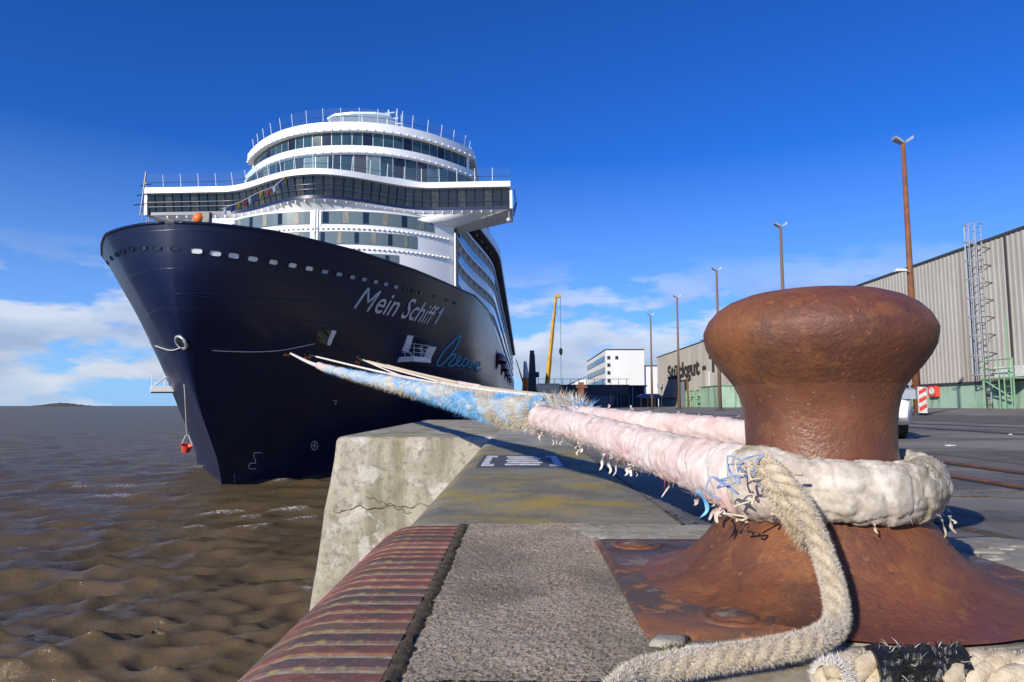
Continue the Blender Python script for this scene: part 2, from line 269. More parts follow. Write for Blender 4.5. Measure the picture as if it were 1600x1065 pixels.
# ---- water: a fan-shaped sheet of real waves, finer near the quay
def build_water():
    th = np.radians(np.linspace(-88, 30, 620)); d = 4.0 * (9000/4.0) ** (np.linspace(0, 1, 980) ** 1.2)
    Dg, Tg = np.meshgrid(d, th, indexing='ij'); X = Dg*np.sin(Tg); Y = Dg*np.cos(Tg) - 2
    r = np.random.default_rng(3); Zs = np.zeros_like(X); DX = np.zeros_like(X); DY = np.zeros_like(X)
    cell = np.maximum(Dg*(th[1]-th[0]), np.gradient(d)[:, None])
    for i in range(92):
        lam = 0.22 * (9/0.22) ** (i/91); k = 2*math.pi/lam
        a = R(-68 + r.normal(0, 26)); amp = (.0205*lam**.26 if lam < 2.6 else .0205*2.6**.26*(2.6/lam)**.35) * r.uniform(.6, 1.3)
        fade = np.clip((lam/cell - 2.5)/3, 0, 1)
        ph = k*(X*math.cos(a)+Y*math.sin(a)) + r.uniform(0, 6.28)
        Zs += fade*amp*np.cos(ph); DX -= .95*fade*amp*math.cos(a)*np.sin(ph); DY -= .95*fade*amp*math.sin(a)*np.sin(ph)
    patch = np.sin(X*.31+1.3*np.sin(Y*.17))*np.sin(Y*.23+1.1*np.sin(X*.21))
    foam = np.clip((Zs-.105)/.06, 0, 1)*np.clip((patch-.05)*2.5, 0, 1)
    V = np.stack([X+DX, Y+DY, WZ+Zs], -1).reshape(-1, 3); nr, nc = X.shape
    idx = np.arange(nr*nc).reshape(nr, nc); q = np.stack([idx[:-1,:-1], idx[:-1,1:], idx[1:,1:], idx[1:,:-1]], -1).reshape(-1, 4)
    me = bpy.data.meshes.new('water'); me.vertices.add(len(V)); me.vertices.foreach_set('co', V.ravel())
    me.loops.add(q.size); me.loops.foreach_set('vertex_index', q.ravel()); me.polygons.add(len(q))
    me.polygons.foreach_set('loop_start', np.arange(0, q.size, 4)); me.polygons.foreach_set('use_smooth', np.ones(len(q), bool)); me.update(calc_edges=True)
    at = me.attributes.new('foam', 'FLOAT', 'POINT'); at.data.foreach_set('value', foam.ravel())
    m = bpy.data.materials.new('river_water'); m.use_nodes = True; t = m.node_tree; N = t.nodes; L = t.links; p = N['Principled BSDF']
    p.inputs['Roughness'].default_value = .16; p.inputs['Specular IOR Level'].default_value = .34; p.inputs['IOR'].default_value = 1.33
    tcn = N.new('ShaderNodeTexCoord'); n = N.new('ShaderNodeTexNoise'); n.inputs['Scale'].default_value = .25; n.inputs['Detail'].default_value = 6; L.new(tcn.outputs['Object'], n.inputs['Vector'])
    c = N.new('ShaderNodeMixRGB'); c.inputs[1].default_value = (.088,.062,.031,1); c.inputs[2].default_value = (.130,.093,.049,1); L.new(n.outputs['Fac'], c.inputs[0])
    a_ = N.new('ShaderNodeAttribute'); a_.attribute_name = 'foam'
    n2 = N.new('ShaderNodeTexNoise'); n2.inputs['Scale'].default_value = 7; n2.inputs['Detail'].default_value = 8; n2.inputs['Roughness'].default_value = .75; L.new(tcn.outputs['Object'], n2.inputs['Vector'])
    r_ = N.new('ShaderNodeMapRange'); r_.inputs['From Min'].default_value = .48; r_.inputs['From Max'].default_value = .6; L.new(n2.outputs['Fac'], r_.inputs['Value'])
    mu = N.new('ShaderNodeMath'); mu.operation = 'MULTIPLY'; L.new(a_.outputs['Fac'], mu.inputs[0]); L.new(r_.outputs[0], mu.inputs[1])
    f = N.new('ShaderNodeMixRGB'); f.inputs[2].default_value = (.75,.74,.70,1); L.new(c.outputs[0], f.inputs[1]); L.new(mu.outputs[0], f.inputs[0]); L.new(f.outputs[0], p.inputs['Base Color'])
    n3 = N.new('ShaderNodeTexNoise'); n3.inputs['Scale'].default_value = 3.2; n3.inputs['Detail'].default_value = 9; n3.inputs['Roughness'].default_value = .6; L.new(tcn.outputs['Object'], n3.inputs['Vector'])
    n4 = N.new('ShaderNodeTexNoise'); n4.inputs['Scale'].default_value = .35; n4.inputs['Detail'].default_value = 8; L.new(tcn.outputs['Object'], n4.inputs['Vector'])
    b1 = N.new('ShaderNodeBump'); b1.inputs['Strength'].default_value = .8; b1.inputs['Distance'].default_value = .13; L.new(n3.outputs['Fac'], b1.inputs['Height'])
    b2 = N.new('ShaderNodeBump'); b2.inputs['Strength'].default_value = .9; b2.inputs['Distance'].default_value = .9; L.new(n4.outputs['Fac'], b2.inputs['Height']); L.new(b1.outputs[0], b2.inputs['Normal'])
    b3 = N.new('ShaderNodeBump'); b3.inputs['Strength'].default_value = .5; b3.inputs['Distance'].default_value = .06; L.new(n3.outputs['Fac'], b3.inputs['Height']); L.new(b3.outputs[0], p.inputs['Normal'])
    p.inputs['Specular IOR Level'].default_value = 0; p.inputs['Roughness'].default_value = .6
    fre = N.new('ShaderNodeFresnel'); fre.inputs[0].default_value = 1.42; L.new(b2.outputs[0], fre.inputs['Normal'])      # wave slopes cap the mirror share of a rough sea
    mn = N.new('ShaderNodeMath'); mn.operation = 'MINIMUM'; mn.inputs[1].default_value = .27; L.new(fre.outputs[0], mn.inputs[0])
    gl = N.new('ShaderNodeBsdfGlossy'); gl.inputs['Roughness'].default_value = .10; L.new(b2.outputs[0], gl.inputs['Normal'])
    ms = N.new('ShaderNodeMixShader'); L.new(mn.outputs[0], ms.inputs[0]); L.new(p.outputs[0], ms.inputs[1]); L.new(gl.outputs[0], ms.inputs[2]); L.new(ms.outputs[0], N['Material Output'].inputs[0])
    me.materials.append(m); o = bpy.data.objects.new('water', me); C.objects.link(o); tag(o, kind='structure')
build_water()
# far shore: a low wooded island on the horizon
mb = MB()
def isl(u, v):
    x = -4200 + 900*u; e = math.sin(math.pi*u)**.6
    h = e*(6+26*math.exp(-((u-.42)/.2)**2)+4*noise.noise(Vector((u*30,0,3)))); return (x, 5600+120*v, WZ-1+max(0,h)*math.sin(math.pi*min(1,v*1.0+.0)) if v < 1 else WZ-1)
mb.grid(isl, 90, 6); tag(mb.build('far_shore', M['land'], smooth=True), kind='structure')
mb = MB(); mb.grid(lambda u, v: (-9000+6000*u, 6000+60*v, WZ-1+(5+3*noise.noise(Vector((u*40,1,1))))*math.sin(math.pi*v)), 120, 4); tag(mb.build('far_shore_strip', M['land'], smooth=True), kind='structure')
# ---- quay wall: rounded concrete coping, extruded along the quay
def coping(x0, r, xin, depth=7.5, n=10):
    p = [(xin, 0.0), (x0, 0.0)] + [(x0 - r*math.sin(a), -r*(1-math.cos(a))) for a in [math.pi/2*(i+1)/n for i in range(n)]]
    return p + [(x0-r, -depth), (xin, -depth)]
def extr(name, prof, y0, y1, m, seg=1, wob=0, smooth='auto'):
    mb = MB(); n = len(prof); ys = [y0+(y1-y0)*i/seg for i in range(seg+1)]
    for y in ys:
        for k, (x, z) in enumerate(prof):
            w_ = wob*noise.noise(Vector((x*3, y*2.1, z*3))) if wob else 0
            mb.v.append((x + w_, y, z + w_*.6))
    for i in range(seg):
        for k in range(n): mb.f.append((i*n+k, i*n+(k+1)%n, (i+1)*n+(k+1)%n, (i+1)*n+k)); mb.m.append(0)
    mb.f += [tuple(range(n)), tuple(seg*n+k for k in range(n-1,-1,-1))]; mb.m += [0, 0]
    return mb.build(name, m, smooth=smooth)
tag(extr('quay_slab', coping(-.40,.25,.765), 3.31, 9.78, M['conc_olive'], 60, .007), kind='structure')
tag(extr('quay_slab', coping(-.40,.25,.765), 9.80, 30.0, M['conc_grey'], 60, .01), kind='structure')
tag(extr('quay_slab', coping(-.40,.25,.765), 30.02, 420, M['conc_grey'], 8), kind='structure')
near = extr('quay_slab', coping(-.46,.25,3.0), -6, 1.425, M['conc_olive'], 40, .006); tag(near, kind='structure')
bed = extr('quay_bed', [(x, z-.0042) for x, z in coping(-.474,.2475,3.0)], 1.43, 3.305, M['mortar'], 10); tag(bed, kind='structure')
# ---- brick coping: every brick a bullnosed header of its own
def brick_mesh(wd, i):
    X0, r = -.475, .25; prof = [(-.285, 0), (-.34, .001), (-.41, 0), (X0, 0)] + [(X0 - r*math.sin(a), -r*(1-math.cos(a))) for a in [math.pi/2*(k+1)/9 for k in range(9)]] + [(X0-r, -.36)]
    mb = MB(); n = len(prof); c = .007
    nn = []
    for k in range(n):
        a = Vector(prof[max(k-1,0)]); b = Vector(prof[min(k+1,n-1)]); t = (b-a).normalized(); nn.append((t.y, -t.x) if False else (-t.y*-1, t.x*-1))
    c = .004; rows = [(0,-.06), (0,-c), (c,0), (wd*.5,.0006), (wd-c,0), (wd,-c), (wd,-.06)]
    for y, off in rows:
        for k in range(n):
            nx, nz = nn[k]; L_ = math.hypot(nx, nz) or 1; nx, nz = nx/L_, nz/L_
            if nz < -.01 or (abs(nz) < .02 and nx > 0): nx, nz = -nx, -nz
            j = .0012*noise.noise(Vector((prof[k][0]*14, (y+i*.37)*16, i*1.3))) + .001*noise.noise(Vector((prof[k][0]*40, (y+i*.37)*50, i*2.3)))
            mb.v.append((prof[k][0] + nx*(off+j), y, prof[k][1] + nz*(off+j)))
    for a in range(len(rows)-1):
        for k in range(n-1): mb.f.append((a*n+k, a*n+k+1, (a+1)*n+k+1, (a+1)*n+k)); mb.m.append(0)
    mb.f.append(tuple(a*n for a in range(len(rows)))); mb.m.append(0)
    return mb
cop = thing('brick_coping', 'row of red and dark bullnosed bricks edging the quay beside the gritty slab', 'coping', (-.5, 1.43, 0))
kinds = ['red','dark','orange','dark','olive','red','red','dark','dark','red','red','olive','red','dark','red','red','orange','red','dark','red','red','red','dark','red','red']
y = 1.435; i = 0
while y < 3.29:
    wd = random.uniform(.058, .066); wd = min(wd, 3.3-y)
    if wd < .03: break
    o = brick_mesh(wd, i).build('brick', M['brick_'+kinds[i % len(kinds)]], cop, smooth='auto'); o.location = (.5, y-1.43, random.uniform(-.0006,.0015)); o.rotation_euler = (0, 0, random.uniform(-.006,.006))
    y += wd + random.uniform(.020, .026); i += 1
# ---- gritty aggregate slab beside the bricks
def agg(u, v):
    x = -.235 + .565*u; y = 1.44 + 1.86*v
    e = .012*noise.noise(Vector((y*9, 0, 0))) if u == 0 else (.016*noise.noise(Vector((y*7, 5, 0))) if u == 1 else 0)
    h = .0030*noise.noise(Vector((x*80, y*80, 0)))*(.6+1.2*noise.noise(Vector((x*5, y*5, 31)))) + .0025*noise.noise(Vector((x*38, y*38, 12))) + .003*noise.noise(Vector((x*220, y*170, 3))) + .004*noise.noise(Vector((x*6,y*5,7)))
    return (x+e, y, .006+h)
mb = MB(); mb.grid(agg, 170, 330); 
o = mb.build('gritty_slab', M['agg'], smooth=True, fix=False); tag(o, kind='structure')
mb = MB()                                                            # skirt down to the bed
mb.box((-.225,1.445,-.06),(.322,3.295,-.006)); tag(mb.build('slab_core', M['agg']), kind='structure')
# ---- joint of soil and moss between bricks and slab, and along the plate
def joint(pts, wd, name):
    mb = MB(); n = len(pts)
    P = spline(pts, 30)
    for k, p in enumerate(P):
        for j in range(5):
            f = j/4-.5; q = noise.noise(Vector((p.y*30, p.x*30, j*3.3)))
            wv = wd*(.75+.5*noise.noise(Vector((p.y*9, 2, 2)))); mb.v.append((p.x + f*wv + .008*q, p.y, p.z - .012 + .010*(1-4*f*f) + .010*noise.noise(Vector((p.x*60+j, p.y*60, 1)))))
    for k in range(len(P)-1):
        for j in range(4): mb.f.append((k*5+j, k*5+j+1, (k+1)*5+j+1, (k+1)*5+j)); mb.m.append(0)
    o = mb.build(name, M['soil'], smooth=True); tag(o, kind='structure')
joint([(-.266,1.44,.006),(-.268,2.0,.006),(-.264,2.6,.006),(-.268,3.3,.006)], .068, 'soil_joint')
joint([(.325,1.70,.004),(.328,2.1,.002),(.330,2.5,.002),(.325,2.86,.004)], .05, 'soil_joint')
joint([(.775,3.32,.004),(.775,5,.004),(.77,9,.004),(.775,16,.004)], .03, 'soil_joint')
mb = MB()
def tuft(c, n, h, sp):
    for k in range(n):
        a = random.uniform(0, 6.28); d = random.uniform(0, sp); p = Vector((c[0]+d*math.cos(a), c[1]+d*math.sin(a)*1.6, c[2])); l = random.uniform(.4,1)*h
        q = Vector((random.uniform(-1,1), random.uniform(-1,1), random.uniform(.3,1))).normalized()*l; s_ = Vector((q.y,-q.x,0)).normalized()*.0016
        mb.add([p-s_, p+s_, p+q*.6+s_*.7, p+q], [(0,1,2,3)])
for yy in np.linspace(1.46, 3.25, 40): tuft((-.26+random.uniform(-.015,.015), yy, -.008), random.choice([4,6,25]), .022, .018)
for yy in np.linspace(1.7, 2.85, 24): tuft((.327, yy, -.004), random.choice([3,5,16]), .018, .015)
tuft((.36,1.63,.004), 120, .03, .035); tuft((.34,1.60,.004), 80, .02, .03)
tag(mb.build('moss_tufts', M['moss'], fix=False), 'dry moss and grass in the joints beside the gritty slab', 'moss', kind='stuff')
# ---- pale mortar patch and stone crumbs round the bollard plate
def patch(name, poly, z, m, nz_=.006):
    import mathutils
    mb = MB(); cx = sum(p[0] for p in poly)/len(poly); cy = sum(p[1] for p in poly)/len(poly); P = []
    for i in range(len(poly)):
        a = Vector(poly[i]); b = Vector(poly[(i+1)%len(poly)]); k = max(2, int((b-a).length/.03))
        for j in range(k):
            p = a.lerp(b, j/k); q = noise.noise(Vector((p.x*15,p.y*15,2)))*.02; P.append((p.x+q, p.y+q))
    n = len(P)
    for s_, zz in ((1, z-.03), (1, z), (.86, z+.006), (.55, z+.007), (.2, z+.007)):
        for x, y in P:
            X = cx+(x-cx)*s_; Y = cy+(y-cy)*s_; mb.v.append((X, Y, zz+(nz_*noise.noise(Vector((X*22,Y*22,4))) if s_ < 1 else 0)))
    for a in range(4):
        for k in range(n): mb.f.append((a*n+k, a*n+(k+1)%n, (a+1)*n+(k+1)%n, (a+1)*n+k)); mb.m.append(0)
    mb.f.append(tuple(4*n+k for k in range(n))); mb.m.append(0)
    return mb.build(name, m, smooth=True)
tag(patch('mortar_patch', [(.17,3.29),(1.05,3.29),(1.25,2.88),(.36,2.87),(.24,3.02)], .002, M['patch']), kind='structure')
tag(patch('mortar_patch', [(.32,1.70),(1.7,1.70),(1.8,1.60),(.9,1.56),(.33,1.56)], -.003, M['conc_grey']), kind='structure')
tag(patch('mortar_patch', [(1.62,2.4),(2.2,2.1),(2.6,2.5),(2.0,3.0),(1.7,2.95)], .006, M['conc_grey']), kind='structure')
for x, y, s_ in ((.345,1.665,.05),(.40,1.62,.03),(1.76,2.66,.07),(1.85,2.72,.06),(1.95,2.76,.05),(1.70,2.55,.05)):
    o = patch('stone_chip', [(x-s_,y-s_*.5),(x+s_*.7,y-s_*.6),(x+s_,y+s_*.4),(x-s_*.4,y+s_*.6)], .012, M['patch'], .004)
    tag(o, 'large pale mortar lump at the near left corner of the rusty plate' if s_ == .05 and x < .36 else 'small pale mortar lump beside the larger one at the plate corner' if x < 1 else 'pale broken mortar flake on the ground right of the rusty bollard', 'chip', 'mortar flakes round the bollard')
# ---- painted berth mark on the dark slab
mk = thing('berth_mark', 'white bracketed stencil mark on dark paint across the olive slab', 'marking', (0, 7, .004))
mb = MB(); mb.box((-.40,-.75,-.002),(.44,.78,.0015)); mb.build('ground_paint', M['mark_dark'], mk)
mb = MB()
mb.box((-.36,-.6,.002),(-.29,.66,.005)); mb.box((-.29,-.6,.002),(-.24,-.42,.005)); mb.box((-.29,.48,.002),(-.24,.66,.005)); mb.build('bracket', M['white_paint'], mk)
mb = MB(); mb.box((.33,-.6,.002),(.40,.66,.005)); mb.box((.28,-.6,.002),(.33,-.42,.005)); mb.box((.28,.48,.002),(.33,.66,.005)); mb.build('bracket', M['white_paint'], mk)
for k in range(5):
    mb = MB(); y0 = -.5+.24*k; mb.box((-.14+.02*(k%2), y0, .002),(.22-.03*((k+1)%2), y0+.12, .005)); mb.build('stroke', M['white_paint'], mk)
# ---- projecting concrete pier
PY0, PY1 = 12.7, 27.7
def pier_pt(x, y, z): return (x, y, z)
mb = MB()
def pier_section(zz, inset):
    b = .135*(-zz); x0 = -3.42-b+inset; y0 = PY0-b*.10+inset; x1 = -.3; y1 = PY1+.2-inset; r = .22; P = [(x1, y0)]
    for i in range(12): 
        t = i/11; P.append((x0+ (1-t)*2.9+.22*0 if i < 11 else x0+r, y0))
    for k in range(1, 8): a = math.pi/2*k/7; P.append((x0+r-r*math.sin(a), y0+r-r*math.cos(a)))
    for i in range(1, 16): P.append((x0-.4*i/15, y0+r+(y1-y0-r)*i/15))
    P.append((x1, y1)); return P
levels = [(-7.5,0)] + [(-5.4+.45*i,0) for i in range(12)] + [(-.10,0),(-.05,.015),(-.02,.045),(0,.10)]
secs = [pier_section(z, ins) for z, ins in levels]; n = len(secs[0])
for (z, ins), P in zip(levels, secs):
    for x, y in P:
        w_ = .025*noise.noise(Vector((x*2, y*1.2, z*2)))+.012*noise.noise(Vector((x*7, y*5, z*7))) if z < -.01 and x < -.4 else 0
        mb.v.append((x + w_, y + w_, z - (.008 if z == 0 else 0)))
for a in range(len(levels)-1):
    for k in range(n): mb.f.append((a*n+k, a*n+(k+1)%n, (a+1)*n+(k+1)%n, (a+1)*n+k)); mb.m.append(0)
mb.f.append(tuple((len(levels)-1)*n+k for k in range(n))); mb.m.append(0)
tag(mb.build('concrete_pier', M['conc_block'], smooth='auto'), 'stained pale concrete pier block jutting from the quay over the water', 'pier')
crack = thing('wall_crack', 'jagged dark crack running across the concrete pier face', 'crack', (-2.3, 12.7, -1.5))
mb = MB(); P = [aY(520+ (755-520)*t, 797 - 8*math.sin(t*3) + 3*math.sin(t*29) + 2*math.sin(t*63), 12.66) for t in np.linspace(0,1,46)]
mb.tube([p - crack.location for p in P], [.003+.005*random.random() for _ in P], 5); mb.build('fissure', M['soil'], crack)
mb = MB(); P = [aY(572+70*t, 774+28*t+3*math.sin(t*30), 12.66) for t in np.linspace(0,1,16)]; mb.tube([p - crack.location for p in P], .004, 5); mb.build('fissure', M['soil'], crack)
# ---- yard: asphalt, rising gently to the shed
def yz(x): return -.004 + max(0, min(24, x-3))*.0175
mb = MB(); xs = [.775,1.6,3,6,10,15,20,27,60,320]; ys = [3.31,6,10,20,40,80,160,320,700]
mb.grid(lambda u, v: (xs[round(u*9)], ys[round(v*8)], yz(xs[round(u*9)])), 9, 8); tag(mb.build('yard', M['asphalt']), kind='structure')
mb = MB(); xs2 = [3.0,6,10,15,20,27,60,320]; mb.grid(lambda u, v: (xs2[round(u*7)], -8+11.31*v, yz(xs2[round(u*7)])), 7, 1); tag(mb.build('yard', M['asphalt']), kind='structure')
mb = MB(); mb.box((1.62,2.0,-.02),(3.0,3.306,.001)); mb.box((1.75,1.43,-.02),(3.0,2.0,.0005)); tag(mb.build('yard_edge', M['asphalt']), kind='structure')
def strip(name, pts, wd, z, m, kind='structure'):
    mb = MB()
    for k, p in enumerate(pts):
        q = .25*wd*noise.noise(Vector((p[0]*2,p[1]*2,8))); mb.v += [(p[0]-wd/2+q, p[1], yz(p[0])+z), (p[0]+wd/2-q, p[1], yz(p[0])+z)]
    for k in range(len(pts)-1): mb.f.append((2*k,2*k+1,2*k+3,2*k+2)); mb.m.append(0)
    return tag(mb.build(name, m), kind=kind)
strip('soil_strip', [(2.05+.02*math.sin(y*9), y, 0) for y in np.linspace(1.6,3.3,40)], .10, .006, M['soil'])
strip('soil_strip', [(2.05+.02*math.sin(y*9), y, 0) for y in np.linspace(3.3,9,60)], .08, .006, M['soil'])
for x in (3.42, 4.08): 
    rl = thing('crane_rail', 'rusty steel crane rail %s in the asphalt behind the bollard' % ('nearer the quay edge, set' if x < 4 else 'farther from the quay edge, set'), 'rail', (x, 3, yz(x)))
    mb = MB(); mb.box((-.035,-8,-.02),(.035,300,.018)); mb.build('rail_head', M['steel_rail'], rl); mb = MB(); mb.box((-.10,-8,-.02),(-.035,300,.006)); mb.build('groove_edge', M['rubber'], rl)
for x in (8.4, 9.9): strip('patched_seam', [(x+.1*math.sin(y), y, 0) for y in np.linspace(4,120,120)], .35, .005, M['trim_dark'])
random.seed(5)
for k in range(9):
    x = random.uniform(5.5, 9.5); y = random.uniform(6.5, 12); s_ = random.uniform(.02,.05)
    o = patch('paint_scrap', [(x-s_,y-s_),(x+s_*1.4,y-s_*.5),(x+s_,y+s_),(x-s_,y+s_*.7)], yz(x)+.006, M['white_paint'], .002); tag(o, 'small white scrap lying on the dark asphalt yard', 'scrap', 'white scraps on the asphalt')

random.seed(21)
for k in range(14):                                                   # cracks across the asphalt
    x = random.uniform(1.9, 6.5); y = random.uniform(3.4, 9); a = random.uniform(-.5, .5) + (1.57 if k % 3 == 0 else 0); P = []
    for j in range(22): P.append((x, y, yz(x) - .002)); x += .12*math.cos(a); y += .12*math.sin(a); a += random.uniform(-.45, .45)
    P = [p for p in P if p[0] > .85 and p[1] > 3.35]
    if len(P) > 4: mb = MB(); mb.tube(P, [.004+.008*random.random() for _ in P], 5); tag(mb.build('asphalt_crack', M['soil']), kind='structure')
for x0, x1, y0, y1 in ((4.6,7.4,5.2,7.9),(9.0,13.5,8.5,12.5),(5.4,7.6,15,24),(11.2,16,14.5,30)):
    mb = MB(); mb.grid(lambda u, v: (x0+(x1-x0)*u, y0+(y1-y0)*v+.15*math.sin(u*9), yz(x0+(x1-x0)*u)+.004), 8, 4); tag(mb.build('asphalt_patch', mat('patched_asphalt', (.085,.08,.07), (.13,.12,.105), vs=2, rough=.9, bump=.5, bs=70)), kind='structure')
# ================================================================== BOLLARD AND ROPES
BX, BY = .95, 2.2
def build_bollard(loc, label, near=True):
    b = thing('bollard', label, 'bollard', loc)
    HS = lambda P: [(r*.922 if z > .3 else r*.95, z-.028*max(0,(z-.3)/.655)) for r, z in P]
    prof_head = [(0,.955),(.08,.953),(.16,.947),(.23,.935),(.285,.915),(.325,.89),(.355,.858),(.371,.825),(.375,.812),(.3735,.806),(.374,.80),(.366,.765),(.350,.735),(.325,.70),(.298,.67),(.275,.64)]
    mb = MB(); mb.lathe(HS(prof_head), n=96); mb.build('head', M['rust'], b, smooth=True)
    mb = MB(); mb.lathe(HS([(.275,.64),(.258,.605),(.248,.565),(.241,.52),(.239,.45),(.244,.38),(.250,.3001)]), n=96); mb.build('neck', M['rust_polished'], b, smooth=True)
    mb = MB(); mb.lathe([(.2305,.30),(.265,.25),(.315,.20),(.355,.14),(.40,.095),(.445,.06),(.49,.038),(.53,.027),(.56,.0235),(.58,.018)], n=96); mb.build('flared_foot', M['rust'], b, smooth=True)
    mb = MB()
    mb.cbox((-.645,-.50,-.03),(.70,.64,.024),.012); mb.build('base_plate', M['rust_plate'], b, smooth='auto')
    for x, y in ((-.50,.50),(-.40,-.40),(.5,.5),(.52,-.38)):
        mb = MB(); n = 24; v = []
        prof = [(.085,.0),(.082,.007),(.066,.008),(.060,.003),(.052,.003),(.046,.010),(.03,.013),(0,.014)]
        mb.lathe(prof, n=n)
        mb.v = [(p[0]*1.15+.006*noise.noise(Vector(p)*40), p[1]*.95+.006*noise.noise(Vector(p)*33), p[2]+.006*noise.noise(Vector((p[0]*30,p[1]*30,x)))) for p in mb.v]
        mb.build('bolt_cap', M['rust_plate'], b, smooth=True, loc=(x,y,.022))
    return b
build_bollard((BX, BY, 0), 'large rusty iron mooring bollard in the foreground with rope looped round it')
build_bollard((1.25, 20.0, 0), 'distant rusty mooring bollard seen beyond the pink rope legs')
# ---- helpers for ropes
def frames(P):
    out = []; N = len(P)
    for i in range(N):
        t = (P[min(i+1,N-1)] - P[max(i-1,0)]).normalized(); u = t.cross(Vector((0,0,1)))
        u = u.normalized() if u.length > .05 else Vector((1,0,0)); out.append((P[i], t, u, u.cross(t)))
    return out
def sweep(P, rad, n=28, off=None):                     # rad(i, s) -> (half width, half height); off adds relief
    mb = MB(); FR = frames(P); s = 0
    for i, (p, t, u, w_) in enumerate(FR):
        if i: s += (P[i]-P[i-1]).length
        a, b = rad(i, s)
        for k in range(n):
            an = 2*math.pi*k/n; d = (off(i, s, an) if off else 0)
            mb.v.append(p + u*math.cos(an)*(a+d) + w_*math.sin(an)*(b+d))
    for i in range(len(P)-1):
        for k in range(n): mb.f.append((i*n+k, i*n+(k+1)%n, (i+1)*n+(k+1)%n, (i+1)*n+k)); mb.m.append(0)
    mb.f += [tuple(range(n)), tuple((len(P)-1)*n+k for k in range(n-1,-1,-1))]; mb.m += [0,0]
    return mb
def hairs(P, rad, n, ln, wd, droop=.3, sel=None, along=.6):
    mb = MB(); FR = frames(P); N = len(P)
    for _ in range(n):
        i = random.randrange(N); p, t, u, w_ = FR[i]; an = random.uniform(0, 6.283)
        if sel and not sel(i/N, an): continue
        r = rad(i) if callable(rad) else rad
        nrm = u*math.cos(an) + w_*math.sin(an); l = ln*random.uniform(.3,1)**1.5
        j = (P[min(i+1,N-1)]-P[max(i-1,0)])*random.uniform(-.5,.5)
        d = (nrm + t*random.uniform(-1,1)*along + Vector((random.uniform(-.4,.4),random.uniform(-.4,.4),random.uniform(-.4,.4)))).normalized()
        a = p + j + nrm*r*.93; b = a + d*l*.55; c = a + d*l + Vector((0,0,-droop*l*random.random()))
        sd_ = d.cross(Vector((random.uniform(-1,1),random.uniform(-1,1),random.uniform(-1,1)))).normalized()*wd
        mb.add([a-sd_, a+sd_, b+sd_*.8, b-sd_*.8, c], [(0,1,2,3),(3,2,4)])
    return mb
def strands(P, R_, r, pitch, ns=3, n=8, ph=0):
    mb = MB(); FR = frames(P)
    for k in range(ns):
        s = 0; Q = []
        for i, (p, t, u, w_) in enumerate(FR):
            if i: s += (P[i]-P[i-1]).length
            a = 2*math.pi*(k/ns + s/pitch) + ph; Q.append(p + u*math.cos(a)*R_ + w_*math.sin(a)*R_)
        mb.tube(Q, r, n)
    return mb
# ---- main mooring line: fairlead -> fuzzy chafe section -> eye in a canvas sleeve round the bollard
line = thing('mooring_line', 'heavy mooring line with blue fuzz and pink sleeve looped round the near bollard', 'mooring line', (BX, BY, 0))
LO = Vector(line.location)
Sp = Vector((.17, 4.6, .50))
ring = .288; dirv = Vector((-.35, .937, 0)); 
def ringpt(a, z): return Vector((BX + ring*math.cos(a), BY + ring*math.sin(a), z))
aF = math.atan2(-.35, -.937); aB = math.atan2(.35, .937)           # tangent angles of the front and back leg
arc = [ringpt(aB + (aF - aB)*t if False else aB - (aB - (aF if aF < aB else aF-2*math.pi))*t, .335-.012*math.sin(t*math.pi)) for t in np.linspace(0, 1, 240)]
backleg = spline([Sp+Vector((.06,.05,.02)), Vector((.55,3.85,.47)), Vector((.98,2.95,.43)), arc[0]], 110)
frontleg = spline([arc[-1], Vector((.52,2.75,.385)), Vector((.34,3.6,.44)), Sp+Vector((-.05,-.05,-.02))], 110)
def wrinkle(sc, amp, spiral=.14):
    def f(i, s, an):
        ca, sn = math.cos(an), math.sin(an); ph = (s/spiral + an/6.283 + .25*noise.noise(Vector((s*4, ca, sn)))) % 1.0
        lap = amp*(.75*ph - .35) if ph < .93 else amp*(.75*.93-.35)*(1-(ph-.93)/.07) - amp*.35*((ph-.93)/.07)      # each turn of cloth laps over the next
        cr = 1-abs(noise.noise(Vector((s*sc*4.5, ca*.7, sn*.7))))*3.0; cr2 = 1-abs(noise.noise(Vector((s*sc*1.6+7, ca*1.5, sn*1.5))))*3.0
        return lap - amp*.55*max(0,cr)**2 - amp*.8*max(0,cr2)**3 + amp*.30*noise.noise(Vector((s*45, ca*8, sn*8))) + amp*.22*noise.noise(Vector((s*110, ca*16, sn*16))) + amp*.5*noise.noise(Vector((s*sc, ca*1.7, sn*1.7)))
    return f
def rel(P): return [p - LO for p in P]
sweep(rel(backleg), lambda i, s: (.070,.070), 48, wrinkle(5,.0068,.15)).build('rear_sleeve_leg', M['canvas_pink'], line, smooth=True)
sweep(rel(frontleg), lambda i, s: (.072+.016*math.exp(-s*2.5),.080+.03*math.exp(-s*2.5)), 56, wrinkle(5,.0078,.15)).build('front_sleeve_leg', M['canvas_pink'], line, smooth=True)
def wr(i, s):
    t = i/239; k = math.exp(-((t-.93)/.10)**2)
    e = min(1, t/.12)
    return (.064+.018*k, .088+.026*k)
sweep(rel(arc), wr, 64, wrinkle(5,.0085,.12)).build('sleeve_wrap', M['canvas'], line, smooth=True)
